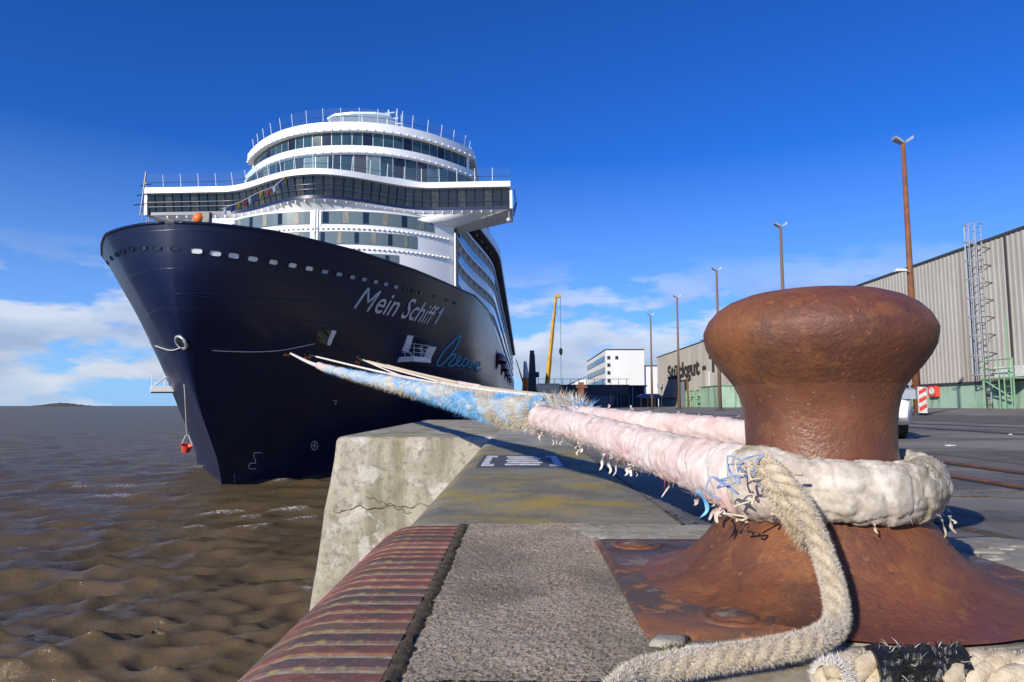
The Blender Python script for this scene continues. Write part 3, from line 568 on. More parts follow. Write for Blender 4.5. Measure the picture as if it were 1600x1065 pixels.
# frayed seam hanging from the sleeve
sweep_pts = rel(frontleg)
hairs(sweep_pts, .076, 3500, .030, .0004, 1.0, lambda t, an: math.sin(an) < -.35).build('frayed_seam', M['fuzz_white'], line, fix=False)['kind'] = 'stuff'
hairs(sweep_pts, .078, 420, .04, .001, .8, lambda t, an: math.sin(an) < -.2).build('red_threads', M['red'], line, fix=False)['kind'] = 'stuff'
hairs(rel(backleg), .068, 1500, .03, .0006, .3, lambda t, an: math.sin(an) > .2).build('frayed_seam', M['fuzz_white'], line, fix=False)['kind'] = 'stuff'
hairs(rel(arc), .082, 1800, .016, .0004, .8, lambda t, an: abs(math.sin(an)) > .75).build('frayed_seam', M['fuzz_white'], line, fix=False)['kind'] = 'stuff'
# torn strips and blue twine at the knot
def strip3(p, q, wd, m, name, curl=.02):
    mb = MB(); P = spline([p, p.lerp(q,.4)+Vector((random.uniform(-curl,curl),random.uniform(-curl,curl)*.5,0)), p.lerp(q,.75)+Vector((random.uniform(-curl,curl),0,0)), q], 6)
    for k, x in enumerate(P):
        w2 = wd*(1-.6*k/len(P)); a = .8*math.sin(k*.4); mb.v += [x+Vector((math.cos(a),math.sin(a),0))*w2, x-Vector((math.cos(a),math.sin(a),0))*w2]
    for k in range(len(P)-1): mb.f.append((2*k,2*k+1,2*k+3,2*k+2)); mb.m.append(0)
    mb.v = [tuple(Vector(v)-LO) for v in mb.v]; return mb.build(name, m, line, smooth=True, fix=False)
for px, py, qx, qy, wd, m in ((1090,765,1094,808,.008,'fuzz_blue'),(1120,785,1108,812,.007,'canvas'),(1140,795,1150,815,.006,'canvas'),(1132,790,1128,806,.006,'canvas_pink'),(1155,800,1158,818,.006,'canvas')):
    strip3(aY(px,py,1.93), aY(qx,qy,1.92), wd, M[m], 'torn_strip')
strip3(aY(1445,770,2.22), aY(1453,835,2.24), .011, M['canvas_pink'], 'torn_strip'); strip3(aY(1452,770,2.24), aY(1476,805,2.3), .006, M['fuzz_white'], 'torn_strip')
random.seed(31)
for k in range(24):                                                   # ragged tatters along the seam of the sleeve
    i = random.randrange(10, len(frontleg)-20); p = frontleg[i] + Vector((-.035-.02*random.random(), -.02, -.070)); l = random.uniform(.02, .075)
    strip3(p, p + Vector((random.uniform(-.03,.01), random.uniform(-.03,.03), -l)), random.uniform(.003,.010), M[random.choice(['canvas','canvas_pink','canvas_pink','fuzz_white','fuzz_cream'])], 'tatter', .012)
for k in range(10):
    i = random.randrange(10, len(backleg)-60); p = backleg[i] + Vector((0, 0, .062)); strip3(p, p + Vector((random.uniform(-.03,.03), random.uniform(-.03,.03), random.uniform(.01,.04))), random.uniform(.004,.010), M[random.choice(['canvas','canvas_pink','fuzz_cream'])], 'tatter', .015)
for k in range(6):
    i = random.randrange(60, 236); p = arc[i] + Vector((arc[i].x-BX, arc[i].y-BY, 0)).normalized()*.055 + Vector((0,0,-.075)); strip3(p, p + Vector((random.uniform(-.02,.02), -.01, -random.uniform(.015,.05))), random.uniform(.003,.008), M[random.choice(['canvas','fuzz_cream'])], 'tatter', .01)
mb = MB(); random.seed(11)
for k in range(6):
    c = (random.uniform(1110,1195), random.uniform(715,765)); P = []
    for j in range(5): P.append(aY(c[0]+random.uniform(-28,28), c[1]+random.uniform(-20,20), 1.815+random.uniform(-.012,.012)+max(0,(1180-c[0]))*.0012) - LO)
    mb.tube(spline(P, 8), .0024, 5)
mb.build('blue_twine', mat('blue_twine', (.14,.24,.48), (.3,.4,.58), vs=30, rough=.8), line, smooth=True)
mb = MB()
for k in range(10):
    c = (random.uniform(1105,1240), random.uniform(700,800)); P = []
    for j in range(4): P.append(aY(c[0]+random.uniform(-22,22), c[1]+random.uniform(-14,14), 1.81+random.uniform(-.012,.012)+max(0,(1180-c[0]))*.0012) - LO)
    mb = MB(); mb.tube(spline(P, 8), random.uniform(.002,.005), 5); mb.build('loose_yarn', M['fuzz_cream'], line, smooth=True)
# fuzzy chafe section and the bare line on to the ship
FP = [(850,646,4.6),(800,640,5.25),(750,631,5.97),(680,613,7.8),(600,596,10.7),(540,582,15.5),(508,574,20.2)]
fz = spline([aY(*p) for p in FP], 60)
def fr(i): return .105
sweep(rel(fz), lambda i, s: (.10+.012*math.sin(s*2.1),.10+.012*math.sin(s*2.1+1)), 20, lambda i, s, an: .03*noise.noise(Vector((s*5,math.cos(an)*2,math.sin(an)*2)))).build('chafe_core', mat('chafe_core', (.30,.48,.66), (.62,.55,.43), vs=4, rough=.95, bump=.8, bs=90), line, smooth=True)
def stripe(i, an): return math.sin(an + i*9 + 1.2*math.sin(i*23)) 
random.seed(3)
nearw = lambda t: random.random() < (1-t)**1.2+.12
hairs(rel(fz), .095, 70000, .075, .0013, .3, lambda t, an: stripe(t, an) > -.05 and nearw(t), .9).build('blue_fuzz', M['fuzz_blue'], line, fix=False)['kind'] = 'stuff'
hairs(rel(fz), .095, 60000, .075, .0013, .3, lambda t, an: stripe(t, an) <= -.05 and nearw(t), .9).build('cream_fuzz', M['fuzz_cream'], line, fix=False)['kind'] = 'stuff'
hairs(rel(backleg[:60]), .085, 1500, .11, .002, .1, lambda t, an: math.sin(an) > -.2).build('cream_fuzz', M['fuzz_cream'], line, fix=False)['kind'] = 'stuff'
hairs(rel(backleg[:70]), .085, 700, .09, .002, .1, lambda t, an: math.sin(an) > 0).build('blue_fuzz', M['fuzz_blue'], line, fix=False)['kind'] = 'stuff'
bare = spline([aY(508,574,20.2), aY(478,563,32), aY(450,549,54.6)], 20)
mb = MB(); mb.tube(rel(bare), .075, 10); mb.build('bare_line', M['rope_white'], line, smooth=True)
mb = MB(); mb.tube(rel(spline([aY(520,577,18.5), aY(508,574,20.2), aY(498,570,22.5)], 10)), .12, 10); mb.build('pink_whipping', M['canvas_pink'], line, smooth=True)
# more lines from the bow to the next bollard
for k, (p0, d0, mid, md, p1, d1, rr, m) in enumerate((((481,553),53,(640,590),33,(872,622),20,.065,'rope_white'), ((563,562),56,(700,598),35,(876,624),20,.06,'rope_white'),
        ((560,560),56,(715,597),36,(880,621),20,.09,'rope_cream'), ((590,566),58,(740,604),36,(884,620),20,.085,'rope_white'), ((556,556),56,(640,590),40,(866,628),20,.05,'rope_white'))):
    P = spline([aY(*p0, d0), aY(*mid, md), aY(*p1, d1)], 24)
    lab = ['second white mooring line down from the bow, just above the fuzzy line', 'thin white mooring line ending lowest by the far bollard', 'thick cream mooring line below the white platform', 'topmost thick white line under the white platform', 'thin white line crossing between the fuzzy line and the cream line'][k]
    o = thing('mooring_line', lab, 'mooring line', P[0]); mb = MB(); mb.tube([p-P[0] for p in P], rr, 8); mb.build('rope', M[m], o, smooth=True)
    mb = MB(); q = P[len(P)//2-4+k*2:len(P)//2+2+k*2]; mb.tube([p-P[0] for p in q], rr*1.35, 8); mb.build('whipping', M['canvas_pink'], o, smooth=True)
# ---- loose tail hanging from the wrap and curling over the plate
tail = thing('rope_tail', 'frayed cream rope tail hanging down the bollard and curling to the left', 'rope', gp(1300,985))
TO = Vector(tail.location)
TP = spline([aY(1195,722,1.84), aY(1222,745,1.77), aY(1254,790,1.755), aY(1276,838,1.74), aY(1296,895,1.70), aY(1307,945,1.665), gp(1303,978,.058), gp(1270,1000,.052), gp(1200,1016,.05), gp(1110,1029,.05), gp(1040,1041,.05), gp(985,1060,.05), gp(950,1100,.05)], 16)
TR = [p-TO for p in TP]
strands(TR, .0112, .0148, .12, 3, 9).build('strands', M['rope_cream'], tail, smooth=True)
hairs(TR, .023, 42000, .014, .00038, .1, lambda t, an: random.random() < .35+.65*min(1,t*3), 1.2).build('fuzz', M['fuzz_cream'], tail, fix=False)['kind'] = 'stuff'
hairs(TR, .023, 26000, .016, .00034, .1, lambda t, an: random.random() < .25+.75*min(1,t*3), 1.2).build('fuzz', M['fuzz_white'], tail, fix=False)['kind'] = 'stuff'
# second loop strand coming down beside it under the knot
TP2 = [p-TO for p in spline([aY(1192,730,1.83), aY(1225,775,1.80), aY(1250,815,1.79), aY(1268,838,1.76)], 12)]
strands(TP2, .014, .018, .16, 3, 8).build('side_strand', M['rope_cream'], tail, smooth=True)
hairs(TP2, .026, 6000, .025, .0005, .6, None, .5).build('fuzz', M['fuzz_cream'], tail, fix=False)['kind'] = 'stuff'
# ---- taped rope end at the lower right
end = thing('taped_rope', 'cream three-strand rope bound with shredded black tape on the quay', 'rope', gp(1420,1060))
EO = Vector(end.location)
EP = [p-EO for p in spline([gp(1296,1062,.035), gp(1320,1046,.04), gp(1370,1043,.045), gp(1420,1042,.045), gp(1480,1040,.048), gp(1560,1042,.05), gp(1660,1046,.05), gp(1800,1052,.05)], 14)]
strands(EP, .015, .019, .15, 3, 10, .8).build('strands', M['rope_cream'], end, smooth=True)
hairs(EP, .031, 6000, .010, .0005, 0).build('fuzz', M['fuzz_cream'], end, fix=False)['kind'] = 'stuff'
hairs(EP[:10], .03, 3000, .02, .0005, .3, None, .9).build('frayed_tip', M['fuzz_white'], end, fix=False)['kind'] = 'stuff'
EP2 = [p-EO for p in spline([gp(1470,1062,.03), gp(1530,1058,.035), gp(1600,1066,.035), gp(1720,1080,.035)], 14)]
strands(EP2, .015, .019, .15, 3, 10).build('second_strands', M['rope_cream'], end, smooth=True)
TPp = EP[26:62]
sweep(TPp, lambda i, s: (.040,.038), 26, lambda i, s, an: .012*noise.noise(Vector((s*30,math.cos(an)*3,math.sin(an)*3)))+.006*noise.noise(Vector((s*90,math.cos(an)*9,math.sin(an)*9)))).build('black_tape', M['black'], end, smooth=False)
hairs(TPp, .038, 260, .022, .0016, .2, None, .9).build('tape_shreds', M['black'], end, fix=False)['kind'] = 'stuff'; hairs(TPp, .038, 160, .03, .0005, .2, None, .9).build('tape_fibres', M['fuzz_white'], end, fix=False)['kind'] = 'stuff'
# ================================================================== CRUISE SHIP
SO = Vector((-21.9, 42.0, WZ))                    # foot of the ship: under the tip of the bow, on the waterline
ship = thing('cruise_ship', 'huge cruise ship with navy hull and white decks moored bow-first along the quay', 'ship', SO)
ship.rotation_euler = (0, R(-.8), R(-.3))
SMI = (Matrix.Translation(SO) @ ship.rotation_euler.to_matrix().to_4x4()).inverted()
TOPT = [(0,0),(.12,1.1),(.35,2.0),(1,3.5),(2.5,5.6),(5,7.4),(8.7,9.7),(17,13.2),(31,17.2),(42,18),(400,18)]
LOWT = [(0,0),(.6,.25),(3.5,1.8),(8,4.5),(20,11.4),(35,16.2),(54,18),(400,18)]
STEM = [(-3,9.0),(0,8.6),(1.75,7.9),(5.5,4.9),(8.85,2.8),(12,1.1),(14.5,.3),(17.25,0)]
def tabf(T, t):
    if t <= 0: return 0
    for (a, b), (c, d) in zip(T, T[1:]):
        if t <= c: 
            u = (t-a)/(c-a); return b + (d-b)*u
    return T[-1][1]
DECKZ = 17.25                                      # top of the bulwark above the water
def sheer(y): return DECKZ
def stem(z):
    z = max(-2.9, min(17.2, z))
    for (a, b), (c, d) in zip(STEM, STEM[1:]):
        if z <= c: return b + (d-b)*(z-a)/(c-a)
    return 0
def halfb(y, z):
    u = max(0, min(1, z/DECKZ)); t = y - stem(z); f = u**2.3
    def sm(T):                                    # gently smoothed table
        return (tabf(T, t-.3)+tabf(T, t)+tabf(T, t+.3))/3 if t > .6 else tabf(T, t)
    return sm(LOWT)*(1-f) + sm(TOPT)*f
# hull skin
zl = [-1.5,-.6,0,.6] + [1.2+.8*i for i in range(20)]; zl = [z for z in zl if z < DECKZ-.3] + [DECKZ]
ts = [0,.04,.1,.2,.35,.55,.8,1.1,1.5,2,2.6,3.3,4.1,5,6,7.2,8.6,10.2,12,14,16.5,19.5,23,27,31,36,42,52,70,110,180,280]
mb = MB(); nz_ = len(zl); ntv = len(ts)
for side in (1, -1):
    base = len(mb.v)
    for t in ts:
        for z in zl: y = stem(z)+t; mb.v.append((side*halfb(y, z), y, z))
    for i in range(ntv-1):
        for j in range(nz_-1):
            a = base+i*nz_+j; q = (a, a+nz_, a+nz_+1, a+1); mb.f.append(q if side > 0 else q[::-1]); mb.m.append(0)
hull = mb.build('hull', M['hull'], ship, smooth=True)
import bmesh as _bm
b_ = _bm.new(); b_.from_mesh(hull.data); _bm.ops.remove_doubles(b_, verts=b_.verts, dist=.002); _bm.ops.recalc_face_normals(b_, faces=b_.faces); b_.to_mesh(hull.data); b_.free()
mb = MB()                                          # rail capping the bulwark, and the deck inside
for side in (1, -1):
    P = [(side*(halfb(t, DECKZ)), t, DECKZ+.03) for t in ts[1:28]]; mb.tube(P, .10, 6)
mb.build('bulwark_cap', M['hull'], ship, smooth=True)
mb = MB(); dk = [(halfb(t, 16)*.97, t+.3) for t in np.linspace(.5, 44, 40)]; mb.prism([(x, y) for x, y in dk] + [(-x, y) for x, y in dk[::-1]], 15.6, 15.7); mb.build('foredeck', M['trim_dark'], ship)
def hull_hit(px, py, off=.02, side=1):
    o = SMI @ CO; d = (SMI.to_3x3() @ ray(px, py)).normalized(); lo = None; s = 30.0
    while s < 160:
        p = o + d*s
        if p.y > stem(p.z) and abs(p.x) < halfb(p.y, p.z):
            a, b = s-.5, s
            for _ in range(24):
                m_ = (a+b)/2; q = o + d*m_
                if q.y > stem(q.z) and abs(q.x) < halfb(q.y, q.z): b = m_
                else: a = m_
            return o + d*(b) 
        s += .5
    return None
def hnorm(p):
    sgn = 1 if p.x > 0 else -1
    e = .15; dx_dy = (halfb(p.y+e, p.z)-halfb(p.y-e, p.z))/(2*e); dx_dz = (halfb(p.y, p.z+e)-halfb(p.y, p.z-e))/(2*e)
    return Vector((sgn, -dx_dy, -dx_dz)).normalized()
def hpt(y, z, off=.03, sgn=1):
    p = Vector((sgn*halfb(y, z), y, z)); return p + hnorm(p)*off
# name in raised letters, laid on the skin
def hull_text(txt, corners, name, m):
    cu = bpy.data.curves.new('t', 'FONT'); cu.body = txt; cu.offset = .006; cu.resolution_u = 3; ob = bpy.data.objects.new('t', cu); C.objects.link(ob)
    dg = bpy.context.evaluated_depsgraph_get(); dg.update(); me = bpy.data.meshes.new_from_object(ob.evaluated_get(dg)); bpy.data.objects.remove(ob)
    xs = [v.co.x for v in me.vertices]; ys = [v.co.y for v in me.vertices]; x0, x1 = min(xs), max(xs); y0, y1 = 0, max(ys)
    b = _bm.new(); b.from_mesh(me)
    _bm.ops.triangulate(b, faces=b.faces)
    bl, br, tl, tr = [hull_hit(*c) for c in corners]
    for v in b.verts:
        u = (v.co.x-x0)/(x1-x0); w2 = (v.co.y-y0)/(y1-y0)
        y = (bl.y*(1-u)+br.y*u)*(1-w2) + (tl.y*(1-u)+tr.y*u)*w2; z = (bl.z*(1-u)+br.z*u)*(1-w2) + (tl.z*(1-u)+tr.z*u)*w2
        v.co = hpt(y, z, .04)
    b.to_mesh(me); b.free(); me.materials.clear(); me.materials.append(m)
    o = bpy.data.objects.new(name, me); C.objects.link(o); o.parent = hull; return o
hull_text('ein Schiff', [(582,488),(669,507),(599,454),(686,480)], 'name_lettering', M['hull_letter'])
def _late():
    for a_, b_2 in (((553,482),(575,450)),((575,450),(574,473)),((574,473),(594,455)),((594,455),(573,487))): hull_stroke([a_, b_2], .10, 'name_lettering', M['hull_letter'], 4)
    hull_stroke([(678,507),(692,482)], .10, 'name_lettering', M['hull_letter'], 4); hull_stroke([(692,482),(685,490)], .09, 'name_lettering', M['hull_letter'], 3)
def hull_stroke(pts, r, name, m, n=6):
    P = []
    for p in spline([Vector((x, y, 0)) for x, y in pts], n):
        h = hull_hit(p.x, p.y)
        if h: P.append(hpt(h.y, h.z, .04))
    mb = MB(); mb.tube(P, r, 6); return mb.build(name, m, hull, smooth=True)
Z3 = lambda L_: [(500+x/3.945, 330+y/3.945) for x, y in L_]
for L_ in ([(868,768),(846,778),(790,825),(745,882),(720,930),(726,948),(748,940),(790,898),(832,838),(850,800),(868,768)], [(798,882),(836,880),(815,908),(792,938),(800,950),(832,938),(862,906),(858,890),(842,908),(838,938),(850,950),(872,938)],
           [(908,906),(888,908),(874,936),(880,955),(900,938),(912,912),(906,948),(916,962)], [(924,926),(920,968),(934,938),(946,934),(942,974)], [(954,962),(982,944),(980,924),(964,938),(958,972),(970,984),(992,968)]):
    hull_stroke(Z3(L_), .085, 'slogan_lettering', M['hull_cyan'])
hull_stroke([(742,641),(722,643),(708,648),(712,650),(730,647)], .06, 'slogan_lettering', M['hull_cyan'])
hull_stroke([(409,706),(397,706),(396,710),(399,722),(392,722),(388,727),(390,731),(399,731)], .035, 'bulb_mark', M['hull_letter'], 3)
hull_stroke([(491+5*math.cos(a), 695+7*math.sin(a)) for a in np.linspace(0,6.3,12)], .03, 'thruster_mark', M['hull_letter'], 2)
hull_stroke([(487,694),(495,696)], .03, 'thruster_mark', M['hull_letter'], 3); hull_stroke([(492,689),(490,701)], .03, 'thruster_mark', M['hull_letter'], 3)
hull_stroke([(520,625),(525,625),(523,631)], .03, 'tug_mark', M['hull_letter'], 2)
for yy in (741,745,749,753): hull_stroke([(365,yy),(366.5,yy)], .03, 'draught_mark', M['hull_letter'], 1)
_late()
# knuckle line
hull_stroke([(205,478),(225,463),(262,459),(300,462),(380,470)], .02, 'knuckle_bead', M['navy'], 4)
# bulwark openings as solid plates, sunlit or shaded inside painted into their colour
def port_mesh(a, b, n=18):
    mb = MB()
    def ring(s_, x, mi):
        o = len(mb.v)
        for k in range(n):
            t = 2*math.pi*k/n; c, s2 = math.cos(t), math.sin(t); e = .55
            mb.v.append((x, s_*a*abs(c)**e*(1 if c >= 0 else -1), s_*b*abs(s2)**e*(1 if s2 >= 0 else -1)))
        return o
    r0, r1, r2, r3 = ring(1.12,-.04,0), ring(1.10,.06,0), ring(.95,.06,0), ring(.92,.012,0)
    for p, q in ((r0,r1),(r1,r2),(r2,r3)):
        for k in range(n): mb.f.append((p+k, p+(k+1)%n, q+(k+1)%n, q+k)); mb.m.append(0)
    mb.f.append(tuple(r3+k for k in range(n))); mb.m.append(1); return mb
pm = {}
for key, ms in (('white', [M['hull'], M['white']]), ('dark', [M['hull'], M['glass_dark']]), ('blue', [M['hull'], mat('painted_shade_port', (.30,.36,.48), rough=.4)])):  # white mimics a sunlit interior, blue-grey the same interior in shade
    o = port_mesh(.36,.18).build('port', ms); pm[key] = o.data; bpy.data.objects.remove(o)
def place_on_hull(me, name, px, py, sc=1, par=hull):
    h = hull_hit(px, py)
    if not h: return None
    n_ = hnorm(h); o = inst(me, name, par, hpt(h.y, h.z, .0, 1 if h.x > 0 else -1)); up = Vector((0,0,1)); yv = up.cross(n_).normalized(); zv = n_.cross(yv)
    o.rotation_euler = Matrix((n_, yv, zv)).transposed().to_euler(); o.scale = (1, sc, sc); return o
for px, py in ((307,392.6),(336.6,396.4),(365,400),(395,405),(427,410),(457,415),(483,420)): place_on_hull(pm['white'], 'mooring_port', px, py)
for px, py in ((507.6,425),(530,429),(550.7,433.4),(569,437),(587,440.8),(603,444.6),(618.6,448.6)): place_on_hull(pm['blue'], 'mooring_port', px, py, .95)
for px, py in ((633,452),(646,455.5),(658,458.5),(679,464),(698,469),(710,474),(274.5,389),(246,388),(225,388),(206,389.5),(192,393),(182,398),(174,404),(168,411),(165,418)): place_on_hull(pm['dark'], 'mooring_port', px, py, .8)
# hawse pipe with rim
def ringmesh(r, t):
    mb = MB(); P = [(0, r*1.15*math.cos(a), r*math.sin(a)) for a in np.linspace(0, 2*math.pi, 25)]; mb.tube(P, t, 8, caps=False); mb.add([(.02, r*1.15*math.cos(a), r*math.sin(a)) for a in np.linspace(0, 2*math.pi, 24, endpoint=False)], [tuple(range(24))], 1); return mb
o = ringmesh(.42,.10).build('h', [M['steel'], M['glass_dark']], smooth=True); hm = o.data; bpy.data.objects.remove(o); place_on_hull(hm, 'hawse_pipe', 283, 535)
o = ringmesh(.22,.06).build('h', [M['navy'], M['glass_dark']], smooth=True); fm = o.data; bpy.data.objects.remove(o)
for px, py in ((449,548),(480,552),(558,558),(590,563)): place_on_hull(fm, 'fairlead', px, py)
mb = MB(); mb.lathe([(0,-.14),(.09,-.11),(.14,0),(.09,.11),(0,.14)], n=12); o = mb.build('b', M['orange'], smooth=True); bm_ = o.data; bpy.data.objects.remove(o)
for px, py in ((445,553),(450,553),(477,557),(483,557),(560,566),(556,564)): place_on_hull(bm_, 'fender_ball', px, py)
# mooring door openings: plates coloured dark for the unlit inside, with pale flaps
def door_quad(c, m, name, off):
    P = [hull_hit(*q) for q in c]; mb = MB(); v = [hpt(p.y, p.z, off) for p in P] + [hpt(p.y, p.z, -.15) for p in P]
    mb.add(v, [(0,1,2,3),(0,4,5,1),(1,5,6,2),(2,6,7,3),(3,7,4,0)]); return mb.build(name, m, hull)
door_quad([(490,534),(496,517),(521,516),(511,537)], M['glass_dark'], 'mooring_door', .03); door_quad([(510,537),(518,516),(525,517),(515,538)], M['white_metal'], 'door_flap', .09)
door_quad([(628,547),(637,524),(645,525),(637,549)], M['white_metal'], 'door_flap', .10); door_quad([(661,557),(669,540),(681,541),(672,559)], M['white_metal'], 'door_flap', .10)
door_quad([(640,549),(646,530),(668,534),(662,556)], M['glass_dark'], 'mooring_door', .03)
# fold-out mooring platforms
def platform(px, py, side, label):
    h = hull_hit(px, py) if side > 0 else None
    c = hpt(h.y, h.z, 0) if h else Vector((-halfb(20.0, 7.55)-.0, 20.0, 7.55))
    r = bpy.data.objects.new('mooring_platform', None); C.objects.link(r); r.parent = ship; r.location = c
    n_ = hnorm(c); r.rotation_euler = (0, 0, math.atan2(n_.y, n_.x))
    mb = MB(); mb.cbox((-.6,-1.35,-.35),(1.7,1.35,.12),.03); mb.build('deck_box', M['white_metal'], r)
    mb = MB(); mb.box((-.6,-1.3,-.42),(1.65,1.3,-.36)); mb.build('underside', M['trim_dark'], r)
    for x, y in ((1.6,-1.25),(1.6,0),(1.6,1.25),(.6,-1.25),(.6,1.25),(-.2,-1.25),(-.2,1.25)): mb = MB(); mb.bar((x,y,.1),(x,y,1.25),.025); mb.build('post', M['white_metal'], r)
    for z in (.5,.88,1.25): mb = MB(); mb.tube([(-.2,-1.25,z),(1.6,-1.25,z),(1.6,1.25,z),(-.2,1.25,z)], .022, 6); mb.build('handrail', M['white_metal'], r)
    for y in (-1.25, 1.25): mb = MB(); mb.bar((1.5,y,.12),(-.5,y,1.9),.05); mb.build('brace', M['white_metal'], r)
platform(637, 560, 1, ''); platform(0, 0, -1, '')
# ---- upper works
def fcurve(w_, yf, D, p, n=48, back=None):
    P = [(w_*math.sin(a), yf + D*abs(math.sin(a))**p*1.0) for a in np.linspace(-math.pi/2, math.pi/2, n)]
    if back: P = [(-w_, back)] + P + [(w_, back)]
    return P
def resample(P, n):
    P = [Vector(p) for p in P]; L_ = [0]
    for a, b in zip(P, P[1:]): L_.append(L_[-1]+(b-a).length)
    out = []
    for k in range(n+1):
        s = L_[-1]*k/n; i = max(j for j in range(len(L_)) if L_[j] <= s+1e-9); i = min(i, len(P)-2)
        out.append(P[i].lerp(P[i+1], (s-L_[i])/max(1e-9, L_[i+1]-L_[i])))
    return out, L_[-1]
def offc(P, d):                                    # push a plan curve outwards (towards the bow)
    out = []
    for i, p in enumerate(P):
        a = Vector(P[max(i-1,0)]); b = Vector(P[min(i+1,len(P)-1)]); t = (b-a).normalized(); out.append((p[0]+t.y*d, p[1]-t.x*d))
    return out
def wall(P, z0, z1, th, name, m, par, lean=0):
    mb = MB(); Q = offc(P, -th); P1 = offc(P, lean) if lean else P
    for (a, b), (c, d), (e_, f_) in zip(P, Q, P1): mb.v += [(a,b,z0),(e_,f_,z1),(c,d,z1),(c,d,z0)]
    for i in range(len(P)-1):
        for k in range(4): mb.f.append((i*4+k, i*4+(k+1)%4, (i+1)*4+(k+1)%4, (i+1)*4+k)); mb.m.append(0)
    return mb.build(name, m, par, smooth='auto')
def slab(P, z0, z1, yb, name, m, par):
    mb = MB(); mb.prism([(x, y) for x, y in P] + [(P[-1][0], yb), (P[0][0], yb)], z0, z1); return mb.build(name, m, par, smooth='auto')
def panes(P, n, z0, z1, gap, name, mats, par, out=.03, lean=0, pick=None):
    Q, L_ = resample(offc(P, out), n)
    for k in range(n):
        if pick and not pick(k): continue
        a = Q[k].lerp(Q[k+1], gap/(L_/n)/2); b = Q[k].lerp(Q[k+1], 1-gap/(L_/n)/2); t = (b-a).normalized(); nx, ny = t.y, -t.x
        mb = MB(); ln = lambda z: lean*(z-z0)/(z1-z0)
        v = [(a.x+nx*ln(z0), a.y+ny*ln(z0), z0), (b.x+nx*ln(z0), b.y+ny*ln(z0), z0), (b.x+nx*ln(z1), b.y+ny*ln(z1), z1), (a.x+nx*ln(z1), a.y+ny*ln(z1), z1)]
        v2 = [(x-nx*.06, y-ny*.06, z) for x, y, z in v]
        mb.add(v+v2, [(0,1,2,3),(7,6,5,4),(0,4,5,1),(1,5,6,2),(2,6,7,3),(3,7,4,0)]); mb.build(name, mats[k % len(mats)], par, fix=False)
def part(name): 
    o = bpy.data.objects.new(name, None); C.objects.link(o); o.parent = ship; return o
W0 = 5.81-.56+.56                                   # water to camera height: local z = height above quay + 5.25
zz = lambda h: h + 5.25
# front wall under the bridge
FW = fcurve(14.3, 30.8, 6.6, 2.4)
fw = wall(FW, 10, zz(21.95), .4, 'front_wall', M['white'], ship)
wall([(x, y) for x, y in fcurve(14.3, 37.4, 0, 1, 2)], 10, zz(21.9), .1, 'front_wall_core', M['white'], ship)
slab(FW, zz(21.85), zz(21.95), 40, 'deck_slab', M['white'], ship)
def subcurve(P, x0, x1):
    Q, _ = resample(P, 400); return [(q.x, q.y) for q in Q if x0 <= q.x <= x1]
for z0, z1, gr in ((20.2,21.65,((-11.6,-.75),(.35,12.2))), (17.95,19.4,((-11.4,-.75),(.1,10.5))), (15.55,17.0,((-9,-.75),(.1,8.6)))):
    for x0, x1 in gr:
        sc = subcurve(FW, x0, x1); bnd = wall(offc(sc, .05), zz(z0), zz(z1), .12, 'window_band', M['glass_grey'], ship)
        n = 6 if x1 - x0 > 9 else 5
        panes(offc(sc,.05), n*2, zz(z0)+.10, zz(z1)-.10, .45, 'pane', [M['glass_dark'], M['glass_grey'], M['curtain'], M['glass_grey']], bnd, .03, pick=lambda k: k % 2 == 0)
for z in (19.75, 17.5):
    mb = MB()
    Q, L_ = resample(offc(subcurve(FW, -13.2, 13.6), .16), 110)
    sl = wall(offc(subcurve(FW, -13.4, 13.8), .04), zz(z)-.05, zz(z)+.02, .1, 'ledge', M['white'], ship)
    for q in Q[::2]: mb = MB(); mb.box((q.x-.10,q.y-.05,zz(z)-.10),(q.x+.10,q.y+.25,zz(z)+.06)); mb.build('bracket', M['white'], sl)
mb = MB(); mb.tube([(-.3,30.7,zz(15.5)),(-.2,30.7,zz(21.8))], .05, 6); mb.tube([(.05,30.7,zz(15.5)),(.1,30.7,zz(21.8))], .05, 6); mb.build('ladder', M['white_metal'], ship)
# bridge
def by(x): return 29.6 + 5.4*(1-math.cos(math.pi*min(1, abs(x)/12.2)))/2
BR = [(x, by(x)) for x in np.linspace(-21.1, 21.1, 85)]
bridge = wall(offc(BR, .02), zz(22.75), zz(23.1), .3, 'bridge_sill', M['navy'], ship)
panes(BR, 44, zz(23.1), zz(25.1), .16, 'bridge_window', [M['glass_dark'], M['glass_dark'], mat('tinted_window', (.05,.05,.042), (.02,.022,.02), vs=.9, rough=.08, spec=.9)], bridge, .0, .45)
wall(offc(BR, -.12), zz(23.0), zz(25.2), .2, 'bridge_core', M['navy'], bridge, .42)
for z in (.55, 1.1): wall(offc(BR, .30), zz(23.1)+z, zz(23.1)+z+.05, .05, 'handrail', M['navy'], bridge)
BRo = offc(BR, .95)
slab(BRo, zz(25.1), zz(25.75), 43, 'bridge_roof', M['white'], ship)
mb = MB(); mb.box((-21.3,34.6,zz(22.7)),(-21.0,40.5,zz(25.15))); mb.box((21.0,34.6,zz(22.7)),(21.3,40.5,zz(25.15))); mb.box((-21,40.2,zz(22.7)),(21,40.6,zz(25.15))); mb.build('bridge_ends', M['white'], ship)
mb = MB(); n = len(BR)
for (x, y) in BR:
    xx = x*14.2/21.1; yy = 30.8+6.6*abs(xx/14.3)**2.4
    mb.v += [(x, y, zz(22.78)), (x*.93, y+.6, zz(22.45)), (xx, yy+.02, zz(21.7-.5*max(0,min(1,(abs(x)-9)/5))))]
for i in range(n-1):
    for k in range(2): mb.f.append((i*3+k, (i+1)*3+k, (i+1)*3+k+1, i*3+k+1)); mb.m.append(0)
mb.build('bridge_soffit', M['white'], ship, smooth=True, fix=False)
